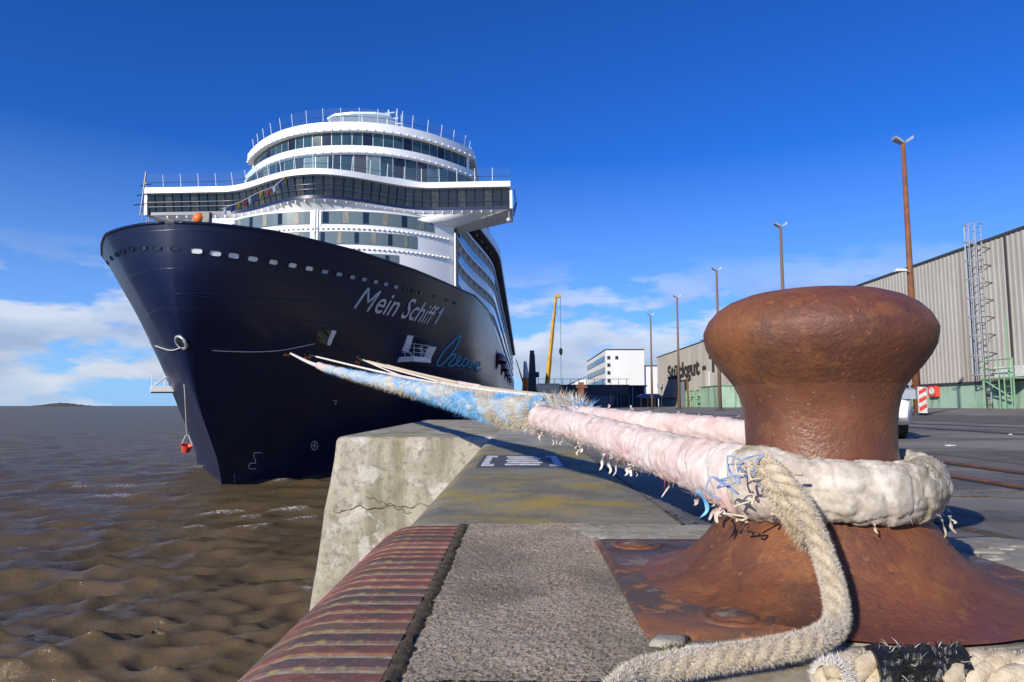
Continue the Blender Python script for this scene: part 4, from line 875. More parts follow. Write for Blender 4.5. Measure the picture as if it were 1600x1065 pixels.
for s_ in (-1, 1):
    mb = MB(); mb.add([(s_*21.1,35,zz(22.7)),(s_*21.1,40.5,zz(22.7)),(s_*14.2,40.5,zz(21.2)),(s_*14.2,37.3,zz(21.2))], [(0,1,2,3)]); mb.build('wing_underside', M['white'], ship, fix=False)
    mb = MB(); mb.tube([(s_*21.4,34.6,zz(22.3)),(s_*21.7,34.6,zz(23.6)),(s_*21.5,34.6,zz(24.9))], .07, 6); mb.tube([(s_*21.4,36,zz(22.2)),(s_*21.8,36,zz(23.8))], .07, 6); mb.build('wing_bracket', M['navy'], ship)
    mb = MB(); mb.lathe([(0,-.35),(.25,-.25),(.35,0),(.25,.25),(.08,.33),(.06,1.0),(0,1.0)], n=14); mb.build('wing_lamp', M['steel'], ship, smooth=True, loc=(s_*20.9,34.5,zz(21.3)))
Q, L_ = resample(offc(BR, -.1), 40)
for q in Q[2:-2:1]:
    mb = MB(); mb.add([(q.x-.04,q.y,zz(22.75)),(q.x+.04,q.y,zz(22.75)),(q.x+.04,q.y+.9,zz(22.35)),(q.x-.04,q.y+.9,zz(22.35)),(q.x-.04,q.y,zz(22.45)),(q.x+.04,q.y,zz(22.45))], [(0,1,5,4),(1,2,5),(0,4,3),(4,5,2,3)]); mb.build('rib', M['white'], bridge, fix=False)
# lounge tiers above
LT = fcurve(15.6, 40.0, 10, 2.3, 60, 120)
lt = wall(LT, zz(25.7), zz(31.8), .3, 'lounge_wall', M['white'], ship)
panes(fcurve(15.6, 40.0, 10, 2.3, 60, 66), 44, zz(28.9), zz(31.5), .10, 'lounge_window', [M['glass_green'], M['glass_dark'], M['glass_green'], mat('amber_window', (.06,.045,.04), rough=.07, spec=.9), M['glass_grey']], lt, .04)
LT2 = fcurve(15.2, 40.4, 10, 2.3, 60, 120)
slab(offc(LT2, .9), zz(31.6), zz(32.5), 120, 'tier_band', M['white'], ship)
ut = wall(LT2, zz(32.4), zz(34.7), .3, 'observation_wall', M['white'], ship)
panes(fcurve(15.2, 40.4, 10, 2.3, 60, 66), 54, zz(32.6), zz(34.5), .09, 'observation_window', [M['glass_green'], M['glass_dark'], M['glass_green'], M['glass_green']], ut, .04)
slab(offc(LT2, .7), zz(34.5), zz(35.6), 120, 'roof_band', M['white'], ship)
for P_, z_ in ((offc(LT2, .95), 31.75), (offc(LT2, .75), 34.7)):
    Q, L_ = resample(P_, 170)
    for q in Q[50:121]: mb = MB(); mb.box((q.x-.06,q.y-.12,zz(z_)-.18),(q.x+.06,q.y+.08,zz(z_))); mb.build('bracket', M['white'], ut)
def windbreak(P, n, z, h, name):
    o = part(name); Q, L_ = resample(P, n)
    for k in range(n):
        a, b = Q[k], Q[k+1]; t = (b-a).normalized(); nx, ny = t.y, -t.x
        mb = MB(); mb.add([(a.x,a.y,z+.08),(b.x,b.y,z+.08),(b.x+nx*.25,b.y+ny*.25,z+h),(a.x+nx*.25,a.y+ny*.25,z+h)], [(0,1,2,3)]); mb.build('glass_panel', M['pane'], o, fix=False)
        mb = MB(); mb.bar((a.x,a.y,z),(a.x+nx*.3,a.y+ny*.3,z+h+.02),.035); mb.build('post', M['white_metal'], o)
    mb = MB(); mb.tube([(q.x+.12*0,q.y,z+h*.45) for q in Q], .03, 5); mb.build('rail', M['navy'], o)
windbreak(offc(BR, .5), 22, zz(25.75), 1.6, 'bridge_windbreak')
windbreak(fcurve(15.0, 40.0, 10, 2.3, 60, 74), 38, zz(35.6), 1.8, 'roof_windbreak')
# roof canopy and mast
cn = part('roof_canopy'); mb = MB(); mb.prism([(-3.9,47.4),(-2.6,46.3),(0,45.8),(3,46),(4.8,46.8),(5.1,49.5),(-4.1,49.5)], zz(39.3), zz(39.6)); mb.build('canopy_roof', M['white'], cn)
for x, y in ((-3.5,47.3),(-1.4,46.3),(1.2,46.1),(4.4,47),(-3.7,49.2),(.5,49.2),(4.7,49.2)): mb = MB(); mb.bar((x,y,zz(35.6)),(x,y,zz(39.3)),.10); mb.build('post', M['white_metal'], cn)
ma = part('radar_mast'); mb = MB(); mb.bar((.8,66,zz(38)),(.8,66,zz(48.8)),.25,8,.12); mb.build('pole', M['white_metal'], ma)
for dz, l in ((46.3,2.2),(47.2,1.6),(48.2,1.0)): mb = MB(); mb.bar((.8-l,66,zz(dz)),(.8+l,66,zz(dz)+.2),.10); mb.build('yard', M['white_metal'], ma)
for x, h in ((-1.2,48.5),(2.2,49.0),(2.9,48.0),(-.4,47.6)): mb = MB(); mb.bar((x,66,zz(45)),(x,66,zz(h)),.07); mb.build('aerial', M['white_metal'], ma)
mb = MB(); mb.bar((5.6,52,zz(34.5)),(5.6,52,zz(42.3)),.045); mb.build('whip_aerial', M['white_metal'], ma)
# quay-side flank: stepped balcony decks
sd_ = part('side_block'); YB = 38.2; YE = 290
mb = MB(); mb.box((-15.6,YB+8,11),(9.8,YE,zz(25.6))); mb.build('inner_block', M['white'], sd_)
mb = MB(); mb.box((13.5,YB-.4,10.5),(14.6,YB,zz(22))); mb.build('painted_corner_gap', M['trim_dark'], sd_)  # solid dark box, its colour standing in for shade in the corner gap
mb = MB(); mb.tube([(14.45,37.0,DECKZ),(14.45,37.1,zz(20.6))], .12, 8); mb.build('downpipe', M['white_metal'], sd_)
def xo(y, e=0):                                     # the flank swings out from the narrow front to full beam
    t = max(0, min(1, (y-YB)/34)); return 14.7 + 3.0*(t*t*(3-2*t)) + e
ysl = [YB+.3+1.9*i for i in range(20)] + [YB+40, YE]
mb = MB(); mb.prism([(xo(y,-1.5), y) for y in ysl] + [(10,YE),(10,ysl[0])], 11, zz(24.6)); mb.build('flank_wall', M['white'], ship, smooth='auto')
g = MB(); g.box((-.02,.05,.18),(.02,1.9,1.15)); gm = g.build('g', M['balcony_glass']); dv = MB(); dv.box((-1.5,-.04,.16),(-.1,.04,2.6)); dm = dv.build('d', M['white']); wn_ = MB(); wn_.box((-1.52,.2,.2),(-1.44,1.8,2.3)); wm = wn_.build('w', M['glass_dark'])
for k in range(6):
    z = 14.6 + 2.75*k
    dk_ = bpy.data.objects.new('balcony_deck', None); C.objects.link(dk_); dk_.parent = ship
    mb = MB(); mb.prism([(xo(y), y) for y in ysl] + [(xo(y,-1.6), y) for y in ysl[::-1]], z-.16, z+.16); mb.build('floor_slab', M['white'], dk_)
    for j in range(44):
        y = YB+.5+1.95*j; an = -math.atan2(xo(y+1.95)-xo(y), 1.95)
        inst(gm.data, 'balcony_glass', dk_, (xo(y,-.05), y, z), (0,0,an)); inst(wm.data, 'balcony_door', dk_, (xo(y,-.02), y, z), (0,0,an))
        if j % 2 == 0: inst(dm.data, 'divider', dk_, (xo(y), y, z), (0,0,an))
    mb = MB(); mb.box((xo(99)-.07,YB+87,z+.18),(xo(99)-.03,YE,z+1.15)); mb.build('far_glass', M['balcony_glass'], dk_)
for q in (gm, dm, wm): bpy.data.objects.remove(q)
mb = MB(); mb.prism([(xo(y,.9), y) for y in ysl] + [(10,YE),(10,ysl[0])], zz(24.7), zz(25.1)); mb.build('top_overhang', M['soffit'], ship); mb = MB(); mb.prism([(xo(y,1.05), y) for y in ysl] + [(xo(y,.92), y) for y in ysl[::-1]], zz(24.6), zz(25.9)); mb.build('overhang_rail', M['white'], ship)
hull_top = MB(); hull_top.box((15,YB+6,DECKZ-3),(17.6,YE,DECKZ-1.2)); hull_top.build('boat_deck', M['trim_dark'], ship)
for k in range(5):
    y = YB+34+24*k
    lb = thing('lifeboat', 'maroon and white lifeboat hanging on the ship flank, number %s from the bow' % ['one','two','three','four','five'][k], 'lifeboat', SO+Vector((18.4, y, DECKZ-4.2)), 0, 'lifeboats along the flank')
    mb = MB(); mb.grid(lambda u, v: (1.5*math.sin(math.pi*u)**.5*math.cos((v-.5)*math.pi)*.9, -6+12*u, -1.2*math.sin(math.pi*u)**.4*math.sin(v*math.pi)), 16, 8); mb.build('boat_hull', M['white_metal'], lb, smooth=True)
    mb = MB(); mb.grid(lambda u, v: (1.4*math.sin(math.pi*u)**.5*math.cos(v*math.pi), -5.6+11.2*u, 1.6*math.sin(math.pi*u)**.4*math.sin(v*math.pi)), 16, 8); mb.build('canopy', M['maroon'], lb, smooth=True)
    mb = MB(); mb.bar((0,-4,1.2),(-1.2,-4,3.6),.12); mb.bar((0,4,1.2),(-1.2,4,3.6),.12); mb.build('davit_arms', M['white_metal'], lb)
# odds and ends on the bow
def ship_pt(px, py, yl): 
    o = SMI @ CO; d = SMI.to_3x3() @ ray(px, py); return o + d*((yl-o.y)/d.y)
fl = thing('signal_flag_line', 'string of small coloured signal flags slanting across the bridge front', 'flags', aY(452,275,69)); FO = Vector(fl.location)
P = [aY(x, y, dd)-FO for x, y, dd in ((452,270,69),(430,290,68),(400,303,67),(375,316,66),(345,327,65))]; P = spline(P, 6)
mb = MB(); mb.tube(P, .02, 4); mb.build('halyard', M['white_metal'], fl)
for k in range(2, len(P)-1, 2):
    p = P[k]; q = P[k+1] if k+1 < len(P) else P[k]; mb = MB(); mb.add([p, q, q+Vector((.1,.15,-.62)), p+Vector((.05,.2,-.55))], [(0,1,2,3)]); mb.build('flag', [M['red'], M['yellow'], M['blue'], M['white']][k//2 % 4], fl, fix=False)
fl2 = thing('orange_float', 'bright orange ball-shaped float on the bow rail', 'float', aY(311,342,47.2)); mb = MB(); mb.lathe([(0,-.42),(.2,-.38),(.36,-.2),(.42,0),(.36,.2),(.2,.38),(0,.42)], n=20); mb.build('ball', M['orange'], fl2, smooth=True); mb = MB(); mb.box((.3,-.2,-.3),(.8,.3,.45)); mb.build('holder', M['black'], fl2)
bk = thing('red_bucket', 'small red bucket dangling on a thin line from the bow above the water', 'bucket', aY(291,699,50)); BO = Vector(bk.location)
mb = MB(); mb.lathe([(0,-.28),(.26,-.28),(.42,.22),(.38,.22),(.22,-.22),(0,-.22)], n=18); o = mb.build('pail', M['red'], bk, smooth='auto'); o.rotation_euler = (.2,.25,0)
mb = MB(); mb.tube([(-.4,0,.15),(-.1,0,.9),(.1,0,.95),(.42,0,.25)], .03, 5); mb.tube([Vector((0,0,.9)), aY(289,620,48.5)-BO, aY(284,542,47.4)-BO], .03, 5); mb.build('line', M['rope_white'], bk)
for pts, lab in (((((284,541),46.9),((268,545),47.2),((245,538),48.0)), 'thin messenger line sagging left from the hawse hole round the stem'), ((((286,541),47.0),((360,547),48.2),((430,546),51.0),((490,535),54.6)), 'thin messenger line sagging right from the hawse hole to the mooring door')):
    P = []
    for p, dd in pts:
        h = hull_hit(*p); 
        if h: P.append(ship.rotation_euler.to_matrix() @ hpt(h.y, h.z, .12, 1 if h.x > 0 else -1) + SO)
    if len(P) < 2: continue
    o = thing('messenger_line', lab, 'line', P[0]); mb = MB(); mb.tube([p-P[0] for p in spline(P, 8)], .03, 5); mb.build('cord', M['rope_white'], o)
jp = part('jackstaff'); a = ship_pt(219,338,5); mb = MB(); mb.bar(a, a+Vector((.3,0,3.2)), .06); mb.build('staff', M['navy'], jp)
for k in range(3): mb = MB(); mb.bar(a+Vector((-.5+.2*k,0,.8+.7*k)), a+Vector((.7,0,.9+.7*k)), .04); mb.build('spreader', M['navy'], jp)
# ================================================================== SHED AND YARD FURNITURE
SX = 27.0; GZ = yz(SX)
shed = thing('cargo_shed', 'long grey corrugated cargo shed with green plinth and dark wall lettering along the yard', 'building', (SX, 75, GZ))
def sl(X, Y, Z): return Vector((X-SX, Y-75, Z-GZ))
Y0, Y1, ET, EB = 8.0, 134.0, 9.95, 2.0
mb = MB(); per = .40; k = 0; y = Y0; prof = []
while y < Y1:
    prof += [(y, 0), (y+per*.35, 0), (y+per*.5, -.028), (y+per*.85, -.028)]; y += per
for yy, x in prof: mb.v += [(x, yy-75, EB-GZ), (x, yy-75, ET-GZ)]
for i in range(len(prof)-1): mb.f.append((2*i, 2*i+2, 2*i+3, 2*i+1)); mb.m.append(0)
mb.build('corrugated_cladding', M['shed'], shed, fix=False)
mb = MB(); mb.box(sl(SX+.05,Y0,EB), sl(SX+45,Y1,ET-.02)); mb.build('shed_body', M['shed'], shed)
mb = MB(); mb.box(sl(SX+.12,Y0,GZ-.2), sl(SX+44,Y1-.1,EB-.01)); mb.build('plinth', M['shed_green'], shed)
mb = MB(); mb.box(sl(SX-.10,Y0-.1,ET), sl(SX+45,Y1+.1,ET+.14)); mb.build('roof_edge', M['trim_dark'], shed)
mb = MB(); mb.box(sl(SX-.06,Y0,EB-.10), sl(SX+.05,Y1,EB)); mb.build('drip_edge', M['trim_dark'], shed)
for Y in (35.5, 37.4): mb = MB(); mb.box(sl(SX-.12,Y,EB), sl(SX-.075,Y+.16,ET)); mb.build('dark_seam', M['trim_dark'], shed)
# lettering on the wall: each character a part
def text_mesh(body):
    cu = bpy.data.curves.new('t', 'FONT'); cu.body = body; cu.offset = .035; cu.extrude = .01
    ob = bpy.data.objects.new('t', cu); C.objects.link(ob); dg = bpy.context.evaluated_depsgraph_get(); dg.update(); me = bpy.data.meshes.new_from_object(ob.evaluated_get(dg)); bpy.data.objects.remove(ob); return me
WT = 'Stückgut - Terminal'; full = text_mesh(WT); wx = max(v.co.x for v in full.vertices)
for k, ch in enumerate(WT):
    if ch == ' ': continue
    me = text_mesh(ch); off = max(v.co.x for v in text_mesh(WT[:k+1]).vertices) - max(v.co.x for v in me.vertices)
    for v in me.vertices: v.co = sl(SX-.10-.02*(v.co.z > 0), 124.5-50*(v.co.x+off)/wx, 5.35+3.35*v.co.y)
    me.materials.append(M['letter_dark']); o = bpy.data.objects.new('letter', me); C.objects.link(o); o.parent = shed
dg = bpy.context.evaluated_depsgraph_get()
# doors and fittings of the far half
for Yc, w_, h in ((113,6.5,4.4),(80,5,5.5)):
    d_ = MB(); d_.box(sl(SX-.16,Yc-w_/2,GZ), sl(SX-.085,Yc+w_/2,GZ+h)); dd = d_.build('gate', M['glass_dark'], shed)
    for s_ in (-1,1): mb = MB(); mb.box(sl(SX-.3,Yc+s_*w_/2-.2,GZ), sl(SX-.08,Yc+s_*w_/2+.2,GZ+h+.2)); mb.build('jamb', M['rust_post'], dd)
    mb = MB(); mb.box(sl(SX-.22,Yc-.5*w_+2.2,GZ), sl(SX-.17,Yc+w_/2-.1,GZ+h-.3)); mb.build('shutter', M['steel'], dd)
mb = MB(); mb.box(sl(SX-.25,97,GZ+2), sl(SX-.09,98.6,GZ+5)); mb.build('white_panel', M['white_paint'], shed)
mb = MB(); mb.box(sl(SX-.9,129,GZ+3.6), sl(SX-.2,129.9,GZ+4.4)); mb.bar(sl(SX-.6,129.4,GZ+3.6), sl(SX-.1,129.4,GZ+2.8), .06); mb.build('wall_floodlight', M['steel'], shed)
# wall lamp, hose reel, number plate
mb = MB(); mb.cbox(sl(SX-.16,44.45,1.15), sl(SX+.11,45.3,1.85),.03); hr = mb.build('hose_reel_box', M['red'], shed)
mb = MB(); mb.lathe([(0,0),(.24,0),(.24,.05),(.17,.06),(.17,.03),(.07,.03),(.07,.06),(0,.06)], n=24); o = mb.build('reel_emblem', M['white_paint'], hr); o.rotation_euler = (0, R(-90), 0); o.location = sl(SX-.165,44.85,1.52)
cu = bpy.data.curves.new('t', 'FONT'); cu.body = '7'; cu.size = 1.3; cu.extrude = .01; cu.offset = .03; ob = bpy.data.objects.new('t', cu); C.objects.link(ob); dg.update(); dg = bpy.context.evaluated_depsgraph_get(); me = bpy.data.meshes.new_from_object(ob.evaluated_get(dg)); bpy.data.objects.remove(ob)
for v in me.vertices: v.co = sl(SX+.09-v.co.z, 46.9-v.co.x, .95+v.co.y)
me.materials.append(M['letter_dark']); o = bpy.data.objects.new('bay_number', me); C.objects.link(o); o.parent = shed
mb = MB(); mb.box(sl(SX-.10,36.7,2.15), sl(SX-.08,39,2.75)); mb.build('pale_panel', M['white_paint'], shed)
# caged ladder
def ladder(par, X, Y, z0, z1, wd, m, name, step=.33):
    o = bpy.data.objects.new(name, None); C.objects.link(o); o.parent = par
    for s_ in (-1, 1): mb = MB(); mb.bar(sl(X,Y+s_*wd/2,z0), sl(X,Y+s_*wd/2,z1), .035); mb.build('stile', m, o)
    z = z0+.2
    while z < z1: mb = MB(); mb.bar(sl(X,Y-wd/2,z), sl(X,Y+wd/2,z), .02, 5); mb.build('rung', m, o); z += step
    return o
la = ladder(shed, SX-.35, 39.3, .75, 11.0, .62, M['steel'], 'caged_ladder')
for z in (2.3,3.4,4.5,5.6,6.7,7.8,8.9,10.0,11.0):
    mb = MB(); mb.tube([sl(SX-.35-.72*math.sin(a), 39.3+.40*math.cos(a), z) for a in np.linspace(0,math.pi,11)], .035, 5); mb.build('cage_hoop', M['steel'], la)
for a in (.5,1.05,1.57,2.1,2.64): mb = MB(); q = (SX-.35-.72*math.sin(a), 39.3+.40*math.cos(a)); mb.bar(sl(*q,2.3), sl(*q,11.0), .025, 5); mb.build('cage_bar', M['steel'], la)
for z in np.arange(2.6, 10, 1.0): mb = MB(); mb.bar(sl(SX-.35,39.0,z), sl(SX,38.8,z-.1), .03, 5); mb.build('bracket', M['trim_dark'], la)
pl = bpy.data.objects.new('loading_platform', None); C.objects.link(pl); pl.parent = shed
mb = MB(); mb.box(sl(SX-1.1,36.1,2.0), sl(SX-.14,38.6,2.08)); mb.build('grating', M['green'], pl)
for Y in (36.2,37.3,38.5): mb = MB(); mb.bar(sl(SX-1.05,Y,.1), sl(SX-1.05,Y,3.1), .04); mb.build('post', M['green'], pl)
for z in (2.55,3.05): mb = MB(); mb.bar(sl(SX-1.05,36.2,z), sl(SX-1.05,38.5,z), .035); mb.build('handrail', M['green'], pl)
mb = MB(); mb.bar(sl(SX-1.05,36.2,2), sl(SX-.2,37.4,.9), .04); mb.bar(sl(SX-1.05,38.5,2), sl(SX-.2,37.4,.9), .04); mb.build('brace', M['green'], pl)
ladder(pl, SX-1.15, 36.5, .4, 2.3, .5, M['green'], 'green_ladder')
mb = MB(); mb.bar(sl(SX-.2,37.7,2), sl(SX-.2,37.7,5.4), .05); mb.build('green_pole', M['green'], pl)
# green crash barriers and tank in front of the far half
for k, (Y, lab) in enumerate(((93,'nearer'),(99,'farther'))):
    r = thing('green_barrier', '%s of the two green tubular barriers by the shed plinth' % lab, 'barrier', (24.6, Y, yz(24.6)), 0, 'green barriers by the shed')
    for y in (-2.4,0,2.4): mb = MB(); mb.bar((0,y,0),(0,y,2.4),.16); mb.build('post', M['green'], r)
    for z in (1.1,2.3): mb = MB(); mb.bar((0,-2.4,z),(0,2.4,z),.12); mb.build('rail', M['green'], r)
r = thing('green_tank', 'tall pale green steel bin standing against the shed', 'bin', (24.6, 84, yz(24.6))); mb = MB(); mb.cbox((-1.4,-4,0),(1.4,4,2.5),.1); mb.build('shell', M['shed_green'], r); mb = MB(); mb.box((-1.5,-4.1,2.5),(1.5,4.1,2.62)); mb.build('lid', M['green'], r)
# ---- lamp posts
def lamp(Y, first, lab):
    r = thing('lamp_post', lab, 'lamp post', (14.75, Y, yz(14.75)), 0, 'lamp posts along the yard')
    m = M['rust_post'] if first else mat('lamp_pole', (.16,.10,.07), rough=.7)
    mb = MB(); mb.bar((0,0,0),(0,0,10.35),.14,10,.075); mb.build('pole', m, r, smooth=True)
    mb = MB(); mb.cbox((-.25,-.25,0),(.25,.25,.12),.02); mb.build('foot', M['trim_dark'], r)
    for s_ in (-1, 1):
        mb = MB(); mb.add([(s_*.05,-.13,10.35),(s_*.34,-.16,10.52),(s_*.34,.16,10.52),(s_*.05,.13,10.35),(s_*.05,-.13,10.45),(s_*.33,-.14,10.64),(s_*.33,.14,10.64),(s_*.05,.13,10.45)], [(0,1,2,3),(7,6,5,4),(0,4,5,1),(1,5,6,2),(2,6,7,3),(3,7,4,0)]); mb.build('lamp_head', M['steel'], r)
for i, (Y, lab) in enumerate(((25.6,'tall rusty lamp post nearest the camera, right behind the bollard'),(38,'second lamp post from the camera, rising above the bollard'),(50.6,'third lamp post from the camera, left of the bollard head'),(63.5,'fourth lamp post from the camera, in front of the shed lettering'),(76.5,'farthest lamp post, standing at the far shed corner'))): lamp(Y, i == 0, lab)
r = thing('wall_lamp', 'small white bracket lamp high on the nearest lamp post', 'lamp', (14.75,25.6,5.55)); mb = MB(); mb.bar((-.06,-.10,0),(-.35,-.12,.05),.03); mb.build('arm', M['steel'], r); mb = MB(); mb.cbox((-.62,-.24,.0),(-.22,0,.10),.03); mb.build('housing', M['white_paint'], r)
# hazard board
r = thing('hazard_board', 'red and white striped hazard board at the foot of the near lamp post', 'sign', (14.7,25.2,yz(14.7))); mb = MB(); mb.box((-.14,-.03,.1),(.16,.03,1.05)); mb.build('board', M['white_paint'], r)
for k in range(3): mb = MB(); mb.add([(-.13,-.035,.15+.3*k),(.15,-.035,.30+.3*k),(.15,-.035,.45+.3*k),(-.13,-.035,.30+.3*k)], [(0,1,2,3)]); mb.build('red_stripe', M['red'], r, fix=False)
ladder_s = MB(); 
for x in (-.18,.18): ladder_s.bar((x,.4,0),(x,.4,2.0),.03)
for z in np.arange(.2,2,.25): ladder_s.bar((-.18,.4,z),(.18,.4,z),.02)
ladder_s.build('step_ladder', M['steel'], r)
# ---- cars
def car(loc, rz, paint, label, L_=4.3, W_=1.8, group=None):
    r = thing('parked_car', label, 'car', loc, rz, group)
    sec = [(-L_/2,.35,.62,.86),(-L_/2+.12,.25,.78,.95),(-L_/2+.9,.2,.95,1),(-L_/2+1.35,.2,1.02,1),(.2,.2,1.02,1),(L_/2-.9,.2,1.0,1),(L_/2-.15,.22,.95,.97),(L_/2,.35,.8,.9)]
    mb = MB()
    for y, z0, z1, k in sec:
        h = W_/2*k; mb.v += [(-h*.95,y,z0),(-h,y,z0+.25),(-h*.97,y,z1-.1),(-h*.85,y,z1),(h*.85,y,z1),(h*.97,y,z1-.1),(h,y,z0+.25),(h*.95,y,z0)]
    n = 8
    for i in range(len(sec)-1):
        for k in range(n): mb.f.append((i*n+k,i*n+(k+1)%n,(i+1)*n+(k+1)%n,(i+1)*n+k)); mb.m.append(0)
    mb.f += [tuple(range(n)), tuple((len(sec)-1)*n+k for k in range(n))]; mb.m += [0,0]
    mb.build('body', paint, r, smooth='auto')
    mb = MB(); cab = [(-L_/2+1.15,1.0,.82),(-L_/2+1.85,1.46,.62),(L_/2-1.3,1.48,.62),(L_/2-.35,1.0,.80)]
    for y, z, h in cab: mb.v += [(-h*W_/1.8,y,z),(h*W_/1.8,y,z)]
    mb.f += [(0,1,3,2),(2,3,5,4),(4,5,7,6),(0,2,4,6),(1,7,5,3)]; mb.m += [0]*5; mb.build('cabin_glass', M['glass_dark'], r)
    mb = MB(); mb.cbox((-.6,-L_/2+1.9,1.44),(.6,L_/2-1.35,1.52),.02); mb.build('roof', paint, r)
    for x in (-1,1):
        for y in (-L_/2+.85, L_/2-.8):
            wh = bpy.data.objects.new('wheel', None); C.objects.link(wh); wh.parent = r; wh.location = (x*(W_/2-.10), y, .33)
            mb = MB(); mb.tube([(-.11,0,0),(.11,0,0)], .33, 20); mb.build('tyre', M['rubber'], wh, smooth='auto'); mb = MB(); mb.tube([(x*.10,0,0),(x*.125,0,0)], .21, 16); mb.build('rim', M['steel'], wh)
        mb = MB(); mb.cbox((x*.72-.17,-L_/2-.01,.62),(x*.72+.17,-L_/2+.2,.78),.03); mb.build('headlight', M['pane'] if False else M['steel'], r)
    mb = MB(); mb.box((-.62,-L_/2-.015,.32),(.62,-L_/2+.1,.56)); mb.build('grille', M['black'], r)
    return r
car((5.45,12.4,yz(5.45)), R(-13), M['car_white'], 'white car mostly hidden behind the big rusty bollard')
car((21,160,.3), R(90), M['car_white'], 'white car parked far off in front of the dark loading bays'); car((25,158,.3), R(90), mat('silver_paint', (.35,.37,.4), rough=.3), 'silver car parked far off beside the white one')
# ---- far buildings
wb = thing('white_office_block', 'white five-storey office block with ribbon windows on its side', 'building', (36,255,.3))
mb = MB(); mb.box((-7,-25,0),(5.9,38,19)); mb.build('wall', M['bwhite'], wb); mb = MB(); mb.box((-7.15,-25.2,19),(6,38,19.35)); mb.build('parapet', M['trim_dark'], wb)
for k in range(4):
    f = MB(); f.box((-7.12,-23,3.6+3.9*k),(-6.98,37,5.6+3.9*k)); wf = f.build('window_band', M['bluegrey'], wb)
    for j in range(20): mb = MB(); mb.box((-7.2,-22.4+3*j,3.8+3.9*k),(-7.1,-20.2+3*j,5.4+3.9*k)); mb.build('pane', M['glass_green'], wf)
for x, z in ((-6.0,16.4),(-3.3,16.4),(-6.0,13.9),(-6.0,11.3),(-6.0,8.6)): mb = MB(); mb.box((x-.5,-25.1,z-.6),(x+.5,-24.95,z+.6)); mb.build('window', M['glass_dark'], wb)
mb = MB(); mb.box((-1,-10,19.3),(2,-6,20.6)); mb.build('roof_unit', M['trim_dark'], wb)
wx_ = thing('white_annexe', 'lower white annexe joined to the right of the office block', 'building', (44,255,.3)); mb = MB(); mb.box((-2.0,-24,0),(14,30,13.5)); mb.build('wall', M['bwhite'], wx_); mb = MB(); mb.box((-2.1,-24.1,13.5),(14.1,30,13.9)); mb.build('roof_edge', M['trim_dark'], wx_)
wl = thing('low_white_shed', 'long low white shed with sloping roof behind the dark gangway', 'building', (30,340,.3)); mb = MB(); mb.prism([(-5,0),(5,0),(5,15),(-5,11)], -30, 60, 'y'); mb.build('wall', M['bwhite'], wl); mb = MB(); mb.prism([(-5.4,11),(5.2,15.1),(5.2,15.5),(-5.4,11.4)], -30.3, 60, 'y'); mb.build('roof', M['bluegrey'], wl)
# loading bays: dark boxes under canopies
for k, (px0, px1, py, Y, m, lab) in enumerate(((962,985,604,150,'darkblue','dark blue loading bay left of the pale one'),(986,1008,603,148,'trim_dark','charcoal loading bay next to the white office block'),(905,958,611,140,'bluegrey','long grey trailer parked below the gangway'))):
    a = aY(px0, 633, Y); b = aY(px1, py, Y); r = thing('loading_bay' if k < 2 else 'trailer', lab, 'loading bay' if k < 2 else 'trailer', ((a.x+b.x)/2, Y, .2)); hw = (b.x-a.x)/2; h = b.z-.2
    mb = MB(); mb.cbox((-hw,0,.4 if k == 2 else 0),(hw,8 if k < 2 else 2.6,h),.05); mb.build('box', M[m], r); mb = MB(); mb.box((-hw-.3,-.6,h),(hw+.3,8,h+.3)); mb.build('canopy_roof' if k < 2 else 'roof', M['bwhite'] if k != 1 else M['trim_dark'], r)
    for s_ in (-1,1): mb = MB(); mb.bar((s_*hw*.8,-.3,0),(s_*hw*.8,-.3,h),.14); mb.build('post', M['steel'], r)
a = aY(1018,633,120); r = thing('blue_shelter', 'open shelter with blue tarpaulin roof near the shed corner', 'shelter', (a.x,120,.3)); mb = MB()
mb.prism([(-2.0,1.6),(2.0,1.6),(2.0,1.9),(1.2,2.35),(-1.2,2.35),(-2.0,1.9)], 0, 4, 'y'); mb.build('tarpaulin_roof', M['blue'], r)
for x in (-1.8,-.6,.6,1.8):
    mb = MB(); mb.bar((x,.2,0),(x,.2,1.6),.07); mb.build('leg', M['steel'], r)
mb = MB(); mb.box((-1.9,3.6,0),(1.9,3.9,1.6)); mb.build('back_panel', M['darkblue'], r)
# gangway bridge and its tower
g = thing('gangway_bridge', 'long dark blue passenger gangway spanning the quay with railing on top', 'gangway', (8,128,.2)); mb = MB(); mb.box((-6.2,0,2.4),(12.5,3,4.3)); mb.build('box_girder', M['darkblue'], g)
for x in np.arange(-6,12.6,1.5): mb = MB(); mb.bar((x,0,4.3),(x,0,5.4),.05); mb.build('post', M['steel'], g)
mb = MB(); mb.bar((-6.2,0,5.35),(12.5,0,5.35),.05); mb.build('handrail', M['steel'], g)
for x in (-5.6,-2,3,11): mb = MB(); mb.box((x-.3,.5,0),(x+.3,2.5,2.4)); mb.build('leg', M['darkblue'], g)
t_ = thing('gangway_tower', 'dark narrow steel tower at the ship end of the gangway', 'tower', (2.4,126,.2)); mb = MB(); mb.prism([(-1.0,0),(.9,0),(.4,9.9),(-.55,9.9)], 0, 1.6, 'y'); mb.build('shaft', M['darkblue'], t_); mb = MB(); mb.box((.4,.2,5.6),(1.2,1.2,6.6)); mb.box((-.5,.3,9.9),(.3,1.2,10.6)); mb.build('cabinet', M['darkblue'], t_)
c_ = thing('mobile_crane', 'yellow mobile crane with raised telescopic boom beyond the bollards', 'crane', (2.95,76,.05)); b0 = aY(853,618,76)-c_.location; b1 = aY(869,463,78)-c_.location
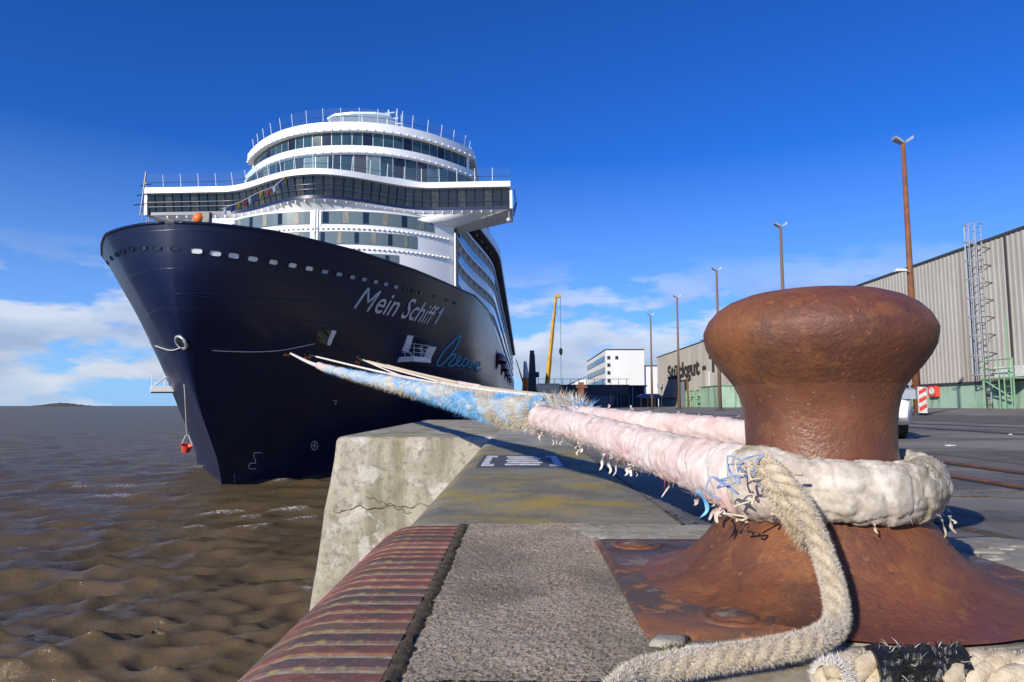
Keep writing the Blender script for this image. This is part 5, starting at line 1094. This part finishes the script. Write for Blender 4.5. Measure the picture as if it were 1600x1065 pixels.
for i in range(4):
    p = b0.lerp(b1, [0,.33,.6,.82][i]); q = b0.lerp(b1, [.36,.63,.84,1][i]); w_ = [.27,.22,.18,.14][i]; mb = MB(); mb.tube([p,q], w_, 4); mb.build('boom_section', M['yellow'], c_)
mb = MB(); mb.box(b1+Vector((-.16,-.2,-.15)), b1+Vector((.55,.2,.18))); mb.build('boom_head', M['yellow'], c_)
mb = MB(); k1 = b1+Vector((.5,0,-.1)); mb.bar(k1, k1-Vector((0,0,10.8)), .03, 5); mb.build('hoist_rope', M['trim_dark'], c_); mb = MB(); mb.lathe([(0,-.5),(.1,-.4),(.2,-.15),(.2,.2),(.08,.4),(0,.4)], n=10); mb.build('hook_block', M['black'], c_, loc=k1-Vector((0,0,6.2)))
mb = MB(); mb.cbox((-1.3,-4,.7),(1.3,6,1.9),.15); mb.build('carrier', M['darkblue'], c_); mb = MB(); mb.cbox((-1.3,-5.8,.7),(1.3,-4.05,2.8),.2); mb.build('cab', M['darkblue'], c_)
for x in (-1.15,1.15):
    for y in (-4.6,-1.5,2,4.6): mb = MB(); mb.tube([(x-.2,y,.55),(x+.2,y,.55)], .55, 16); mb.build('wheel', M['rubber'], c_)
o_ = thing('harbour_crane', 'distant orange and white harbour crane tower behind the ship', 'crane', (3.2,330,0)); mb = MB(); mb.tube([(0,0,0),(0,0,14)], 2.6, 8, r2=1.7); mb.build('tower_base', M['orange'], o_); mb = MB(); mb.tube([(0,0,14),(-.6,0,22)], 1.6, 8, r2=.7); mb.build('tower_top', M['white_paint'], o_); mb = MB(); mb.bar((-1,0,10),(-5,0,23),.4,6,.2); mb.bar((1,0,9),(5,0,5),.5); mb.build('jib', M['orange'], o_)
a = aY(908,597,45); r = thing('rusty_post', 'short rusty steel post with cross arm near the far bollard', 'post', (a.x,45,.1)); mb = MB(); mb.box((-.17,-.15,0),(.17,.15,2.0)); mb.build('upright', M['rust_post'], r); mb = MB(); mb.box((-.32,-.2,1.62),(.38,.2,1.78)); mb.build('cross_arm', M['rust_post'], r)
